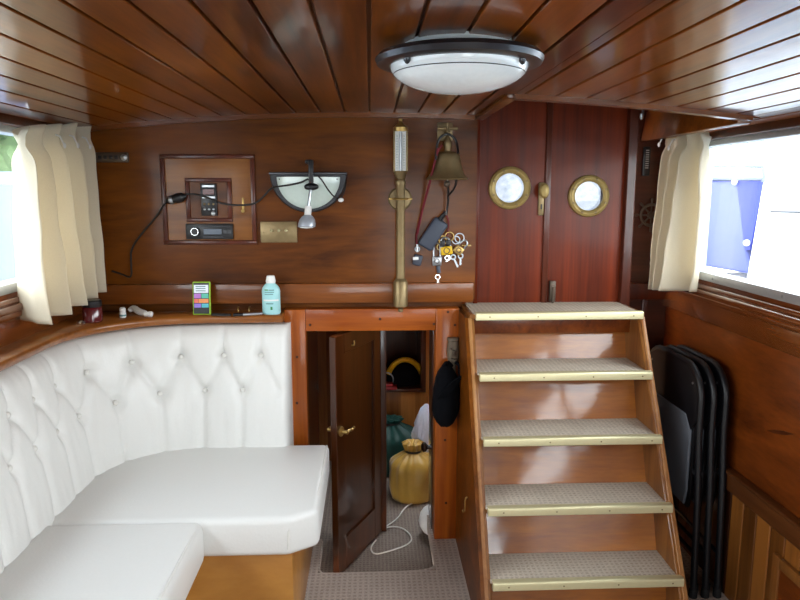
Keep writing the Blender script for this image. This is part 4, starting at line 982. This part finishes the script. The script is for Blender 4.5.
scr = [('#e8f2ff', 0, 1, .66, .9), ('#b060c8', 0, .48, .50, .64), ('#28b8a0', .52, 1, .50, .64), ('#e85a3c', 0, .3, .36, .48), ('#f08a30', .32, 1, .36, .48), ('#8a6ad8', 0, .48, .22, .34), ('#38b8c8', .52, 1, .22, .34)]
for i, (cc, u0, u1, v0, v1) in enumerate(scr):
    X_ = (-hx * .8 + 1.6 * hx * u0, -hx * .8 + 1.6 * hx * u1)
    ph('screen_tile', 0, hh * v0, hh * v1, -.0085, -.007, screen('tile_%d' % i, cc, .9), sc_, 0, X_)
for v in (.71, .78, .84): ph('screen_line', 0, hh * v, hh * (v + .025), -.0092, -.008, M['print'], sc_, 0, (-hx * .6, hx * .5))
# lotion bottle
yb_ = 2.60; x0, x1 = at(262, 300, yb_).x, at(280.5, 300, yb_).x; xc = (x0 + x1) / 2; rw = (x1 - x0) / 2
def zz(py): return at(271, py, yb_).z
t = thing('lotion_bottle', (xc, yb_, zs), 'pale aqua plastic lotion bottle standing at the right end of the shelf', 'bottle')
b = B(); pr = [(rw * .9, zs), (rw, zs + .006), (rw * .98, zz(296)), (rw * 1.0, zz(291)), (rw * .93, zz(288)), (rw * .72, zz(285)), (rw * .5, zz(283.3)), (rw * .46, zz(282.5))]
lathe(b, pr, (xc, yb_, 0), 'Z', 32, None, (1, .55)); bd = obj('body', b, M['aqua'], t)
b = B(); lathe(b, [(rw * .5, zz(283)), (rw * .54, zz(281)), (rw * .46, zz(277)), (rw * .4, zz(275.5)), (.001, zz(275.3))], (xc, yb_, 0), 'Z', 24, None, (1, .7)); obj('cap', b, M['white'], t)
def strip(px0, px1, py, hpx, m, nm='printed_line'):
    b = B(); z = zz(py); y = yb_ - rw * .55
    rr = []
    for i in range(9):
        px = px0 + (px1 - px0) * i / 8; x = at(px, 300, yb_).x; k = max(-1, min(1, (x - xc) / rw)); yq = yb_ - rw * .56 * math.sqrt(max(0, 1 - k * k))
        rr.append([(x, yq - .0008, z), (x, yq + .001, z), (x, yq + .001, z + hpx * .0039), (x, yq - .0008, z + hpx * .0039)])
    loft(b, rr); obj(nm, b, m, bd, smooth=False)
strip(265.5, 269, 290, 1.2, M['printgreen']); strip(269.5, 275, 290, 1, M['print']); strip(265.5, 275, 292, .8, M['print']); strip(265.5, 274, 294, .8, M['print'])
strip(264, 279, 300.5, 1.6, M['white'], 'pale_band'); strip(266.5, 274, 303.4, .8, M['print']); strip(271, 273, 309, 3, M['printgreen'], 'leaf_mark')
# white ear plugs / stoppers and crumpled flex
q = SH(123, 317.5); t = thing('stopper', (q.x, q.y, zs), 'small upright white stopper on the shelf right of the red candle jar', 'stopper')
b = B(); lathe(b, [(.010, 0), (.012, .003), (.012, .018), (.010, .022), (.011, .024), (.011, .034), (.007, .038), (.001, .039)], (q.x, q.y, zs), 'Z', 18); obj('body', b, M['white'], t)
b = B(); lathe(b, [(.0124, .006), (.0124, .012)], (q.x, q.y, zs), 'Z', 18); obj('ring', b, M['print'], t)
pl = [SH(129, 313.5), SH(134, 313), SH(139, 315), SH(146, 316)]
b = B(); tube(b, [p + Vector((0, 0, h)) for p, h in zip(pl, (.010, .022, .012, .011))], [.007, .012, .013, .009], 10, 2); tag(obj('white_cap_strip', b, M['white']), 'crumpled white strip lying on the shelf between two white stoppers', 'strip')
pA, pB = SH(144, 317), SH(151, 317); b = B(); d = (pB - pA).normalized(); lathe(b, [(.006, 0), (.009, .003), (.009, .018), (.011, .019), (.011, .03), (.007, .033)], pA + Vector((0, 0, .011)), (d.cross(Vector((0, 0, 1))), Vector((0, 0, 1)), d), 16); tag(obj('stopper', b, M['white']), 'white stopper lying on its side on the shelf', 'stopper')
# red jar half behind the curtain
q = SH(92, 321); t = thing('candle_jar', (q.x, q.y, zs), 'dark red candle jar with black lid beside the left curtain', 'jar')
b = B(); lathe(b, [(.030, 0), (.034, .004), (.034, .052), (.030, .058)], (q.x + .01, q.y - .015, zs), 'Z', 28); obj('jar', b, plain('dark_red_glass', '#5c0d14', .12, coat=.8), t)
b = B(); lathe(b, [(.032, .056), (.033, .058), (.033, .076), (.030, .080), (.001, .081)], (q.x + .01, q.y - .015, zs), 'Z', 28); obj('lid', b, M['black'], t)
b = B(); q = SH(90, 321.5); lathe(b, [(.014, 0), (.016, .004), (.012, .012), (.001, .014)], (q.x - .01, q.y - .05, zs), 'Z', 16); tag(obj('chrome_stud', b, M['chrome']), 'small shiny stud lying in front of the dark red jar', 'stud')
# reading glasses / pens
p1, p2 = SH(233, 316.6), SH(262, 315.0); t = thing('pen', p1, 'thin silver pen lying on the shelf left of the lotion bottle', 'pen')
d = (p2 - p1).normalized(); s1 = d.cross(Vector((0, 0, 1)))
b = B(); lathe(b, [(.002, .035), (.0055, .037), (.006, .05), (.006, (p2 - p1).length), (.003, (p2 - p1).length + .003)], p1 + Vector((0, 0, .0062)), (s1, Vector((0, 0, 1)), d), 12); obj('barrel', b, M['steel'], t)
b = B(); lathe(b, [(.0045, 0), (.0065, .003), (.0065, .036), (.003, .038)], p1 + Vector((0, 0, .0066)), (s1, Vector((0, 0, 1)), d), 12); obj('grip', b, M['black'], t)
p1, p2 = SH(212, 316), SH(231, 316.5); b = B(); tube(b, [p1 + Vector((0, 0, .006)), p2 + Vector((0, 0, .006))], .0055, 10); tag(obj('pencil', b, M['black']), 'dark pencil lying on the shelf right of the phone', 'pencil')
for px, lab in ((238.5, 'left of the two brass cup hooks under the beam above the shelf'), (249.5, 'right of the two brass cup hooks under the beam above the shelf')):
    q = at(px, 309, YB - .006); b = B(); tube(b, [(q.x, YB, q.z + .008), (q.x, YB - .014, q.z + .008), (q.x, YB - .02, q.z - .004), (q.x, YB - .016, q.z - .014), (q.x, YB - .008, q.z - .014), (q.x, YB - .006, q.z - .006)], .0022, 8, 1)
    tag(obj('cup_hook', b, M['brass']), lab, 'hook', 'brass cup hooks above the shelf')

# ------------------------------------------------------------------ folded chairs
def folding_chair(xc, y0, y1, label):
    t = thing('folding_chair', (xc, (y0 + y1) / 2, 0), label, 'chair', 'folded chairs stacked beside the stairs')
    H = .828; r = .0115; ym = (y0 + y1) / 2
    # back frame: one inverted U, curving out at the foot
    b = B(); R = .115; pts = [(xc, y0 - .04, .02), (xc, y0 - .018, .42), (xc, y0, .60), (xc, y0, H - R)]
    pts += [(xc, y0 + R - R * math.cos(a), H - R + R * math.sin(a)) for a in [PI / 2 * k / 7 for k in range(1, 8)]]
    pts += [(xc, y1 - R + R * math.sin(a), H - R + R * math.cos(a)) for a in [PI / 2 * k / 7 for k in range(0, 8)]]
    pts += [(xc, y1, .60), (xc, y1 - .006, .42), (xc, y1 - .012, .02)]
    tube(b, pts, r, 12); obj('back_frame', b, M['blackpaint'], t)
    b = B(); tube(b, [(xc, y0 - .03, .16), (xc, y1 - .01, .16)], .007, 10); obj('stretcher', b, M['blackpaint'], t)
    # back panel, filling the top of the U
    b = B(); z0 = H - .235; pol = [(y0 + .006, z0 + .05), (y0 + .004, H - R)] + [(y0 + R - (R - .004) * math.cos(a), H - R + (R - .004) * math.sin(a)) for a in [PI / 2 * k / 6 for k in range(1, 7)]]
    pol += [(y1 - R + (R - .004) * math.sin(a), H - R + (R - .004) * math.cos(a)) for a in [PI / 2 * k / 6 for k in range(0, 7)]] + [(y1 - .006, z0 + .05), (y1 - .05, z0), (y0 + .05, z0)]
    prism(b, [(xc - .010, y, z) for y, z in pol], (.008, 0, 0), .003, 2); bp = obj('backrest', b, M['blackpaint'], t)
    for yy in (y0 + .05, y1 - .05):
        b = B(); lathe(b, [(.005, 0), (.005, .0015), (.002, .003)], (xc - .010, yy, H - .06), '-X', 10); obj('rivet', b, M['steel'], bp)
    # seat folded up between the frames
    b = B(); pol = [(y0 + .045, .30), (y0 + .030, .36), (y0 + .028, .60), (y0 + .075, .655), (y1 - .075, .655), (y1 - .028, .60), (y1 - .030, .36), (y1 - .045, .30)]
    prism(b, [(xc - .004, y, z) for y, z in pol], (.012, 0, 0), .003, 2); st_ = obj('seat', b, M['blackpaint'], t)
    b = B(); pol2 = [(ym + (y - ym) * .93, .48 + (z - .48) * .95) for y, z in pol]; prism(b, [(xc - .013, y, z) for y, z in pol2], (.011, 0, 0), .005, 3); obj('seat_pad', b, M['greyfab'], st_)
    # the other leg pair, folded alongside
    for yy, dd in ((y0 + .028, -.035), (y1 - .03, 0)):
        b = B(); tube(b, [(xc + .021, yy + dd, .02), (xc + .019, yy + dd * .5, .45), (xc + .006, yy, .62)], .0085, 12); lg = obj('leg', b, M['blackpaint'], t)
        b = B(); lathe(b, [(.013, 0), (.014, .003), (.013, .03), (.011, .032)], (xc + .021, yy + dd, 0), 'Z', 14); obj('foot_cap', b, M['rubber'], lg)
    for yy in (y0 - .04, y1 - .012):
        b = B(); lathe(b, [(.014, 0), (.015, .003), (.014, .03), (.012, .034)], (xc, yy, 0), 'Z', 14); obj('foot_cap', b, M['rubber'], t)
    b = B(); box(b, xc - .004, xc + .020, y0 - .014, y0 + .024, .44, .462, .004); obj('hinge_bracket', b, M['pewter'], t)
    return t
ch = folding_chair(1.148, 2.235, 2.685, 'black folding chair nearest the stairs, grey seat pad in view')
for dx, dy, lab in ((.044, .0, 'black folding chair in the middle of the folded stack'), (.088, .0, 'black folding chair of the folded stack closest to the right wall')):
    o = copy_tree(ch, (dx, dy, 0)); o['label'] = lab

# ------------------------------------------------------------------ outside
b = B(); box(b, -60, XL - .3, -20, 80, .25, .3); box(b, XR + .3, 60, -20, 80, .25, .3)
water = plain('harbour_water', '#5d6f7c', .12, vary=.2, bscale=2, bump=.3); o = struct('ground_water', b, water, smooth=False)
xo = 3.4
hull = plain('white_boat_hull', '#f0f2f4', .35); canopy = plain('lilac_blue_canopy', '#4c538a', .8, vary=.05, bscale=3); bluec = plain('blue_canvas', '#1c2a80', .7)
def PX(px, py): return at(px, py, X=xo)
t = thing('motor_boat', (xo + 1, 6, .3), 'white motor boat with pale blue canopy outside the right window', 'boat')
b = B(); prism(b, [PX(690, 272), PX(1100, 330), PX(1100, 420), PX(690, 330)], (2.4, 0, 0), .02); obj('hull', b, hull, t)
b = B(); prism(b, [PX(640, 180), PX(737, 180), PX(748, 274), PX(640, 255)], (2.0, 0, 0), .03, 3); obj('canopy', b, canopy, t)
b = B(); prism(b, [PX(736, 180), PX(764, 180), PX(750, 250), PX(745, 250)], (1.8, 0, 0), .0); obj('side_curtain', b, bluec, t, smooth=False)
b = B(); prism(b, [PX(764, 176), PX(1000, 180), PX(1000, 320), PX(746, 282)], (2.0, 0, 0), .01); obj('cabin_side', b, hull, t)
b = B(); tube(b, [PX(640, 166), PX(765, 166)], .02, 8); tube(b, [PX(640, 178), PX(765, 178)], .025, 8); tube(b, [PX(764, 165), PX(764, 182)], .02, 8); obj('hand_rail', b, plain('grey_rail', '#62687a', .5), t)
b = B(); tube(b, [PX(772, 211) + Vector((-.01, 0, 0)), PX(830, 213) + Vector((-.01, 0, 0))], .012, 8); obj('rubbing_strip', b, M['pewter'], t)
for px, py in ((737, 182), (749, 243)):
    b = B(); ball(b, PX(px, py) + Vector((-.02, 0, 0)), .03); obj('fastener', b, M['white'], t)
xo = -3.2
t = thing('covered_boat', (xo - 1, 6, .3), 'boat under a pale blue grey cover outside the left window', 'boat')
b = B(); rings = []
for i in range(33):
    y = 3.5 + i * .35; q = .05 * math.sin(i * 1.9); rings.append([(xo + q + .35, y, .55), (xo + q, y, 1.1), (xo - .05 + q, y, 1.50), (xo - .5, y, 1.64 + .03 * math.sin(i)), (xo - 1.6, y, 1.66), (xo - 1.6, y, .5)])
loft(b, rings); obj('cover', b, plain('pale_blue_cover', '#4a5272', .7, vary=.05, bscale=3), t, ang=30)
b = B(); box(b, xo - 1.7, xo + .25, 3.4, 15, .3, .58, .05); obj('hull', b, hull, t)
leafm = plain('leaf_green', '#4a5e3a', .9, vary=.4, bscale=6)
for i, (x, y, r, lab) in enumerate(((-9, 18, 2.2, 'pale green tree beyond the covered boat, closest to the curtain'), (-13, 12, 2.4, 'broad pale green tree beyond the covered boat at the picture edge'))):
    t = thing('tree', (x, y, .3), lab, 'tree', 'trees beyond the left window')
    b = B(); tube(b, [(x, y, .3), (x + .1, y, 2.2)], [.2, .12], 10); obj('trunk', b, M['dark'], t)
    tq = bmesh.new(); bmesh.ops.create_icosphere(tq, subdivisions=5, radius=r)
    for v in tq.verts: v.co *= 1 + .28 * noise.noise(v.co * 1.1 + Vector((i * 5, 0, 0))) + .16 * noise.noise(v.co * 3.5) + .10 * noise.noise(v.co * 9)
    b = B(); merge(b, tq, Matrix.Translation((x, y, 2.6))); obj('crown', b, leafm, t, smooth=False)

# ------------------------------------------------------------------ light
wd_ = bpy.data.worlds.new('sky'); S.world = wd_; wd_.use_nodes = True; nt = wd_.node_tree; bg = nt.nodes['Background']
tc = N(nt, 'ShaderNodeTexCoord'); sx = N(nt, 'ShaderNodeSeparateXYZ'); L(nt, tc.outputs['Generated'], sx.inputs[0])
rp = N(nt, 'ShaderNodeValToRGB'); rp.color_ramp.elements[0].position = 0; rp.color_ramp.elements[0].color = (1, .985, .96, 1); rp.color_ramp.elements[1].color = (.86, .93, 1, 1)
L(nt, sx.outputs[2], rp.inputs['Fac']); L(nt, rp.outputs['Color'], bg.inputs['Color']); bg.inputs['Strength'].default_value = 12.5
def portal(x, y, z, sx_, sy_, rot):
    l = bpy.data.lights.new('sky_portal', 'AREA'); l.shape = 'RECTANGLE'; l.size = sx_; l.size_y = sy_; l.cycles.is_portal = True
    o = bpy.data.objects.new('sky_portal', l); COL.objects.link(o); o.location = (x, y, z); o.rotation_euler = rot
portal(XL - .08, .73, 1.4, .55, 3.9, (0, math.radians(-90), 0))
portal(XR + .08, .77, 1.38, .55, 3.9, (0, math.radians(90), 0))
portal(.6, YN - .08, 1.08, 1.1, 1.05, (math.radians(90), 0, 0))
S.view_settings.view_transform = 'Standard'; S.view_settings.look = 'None'; S.view_settings.gamma = 1; S.view_settings.use_curve_mapping = False
S.view_settings.exposure = -0.08
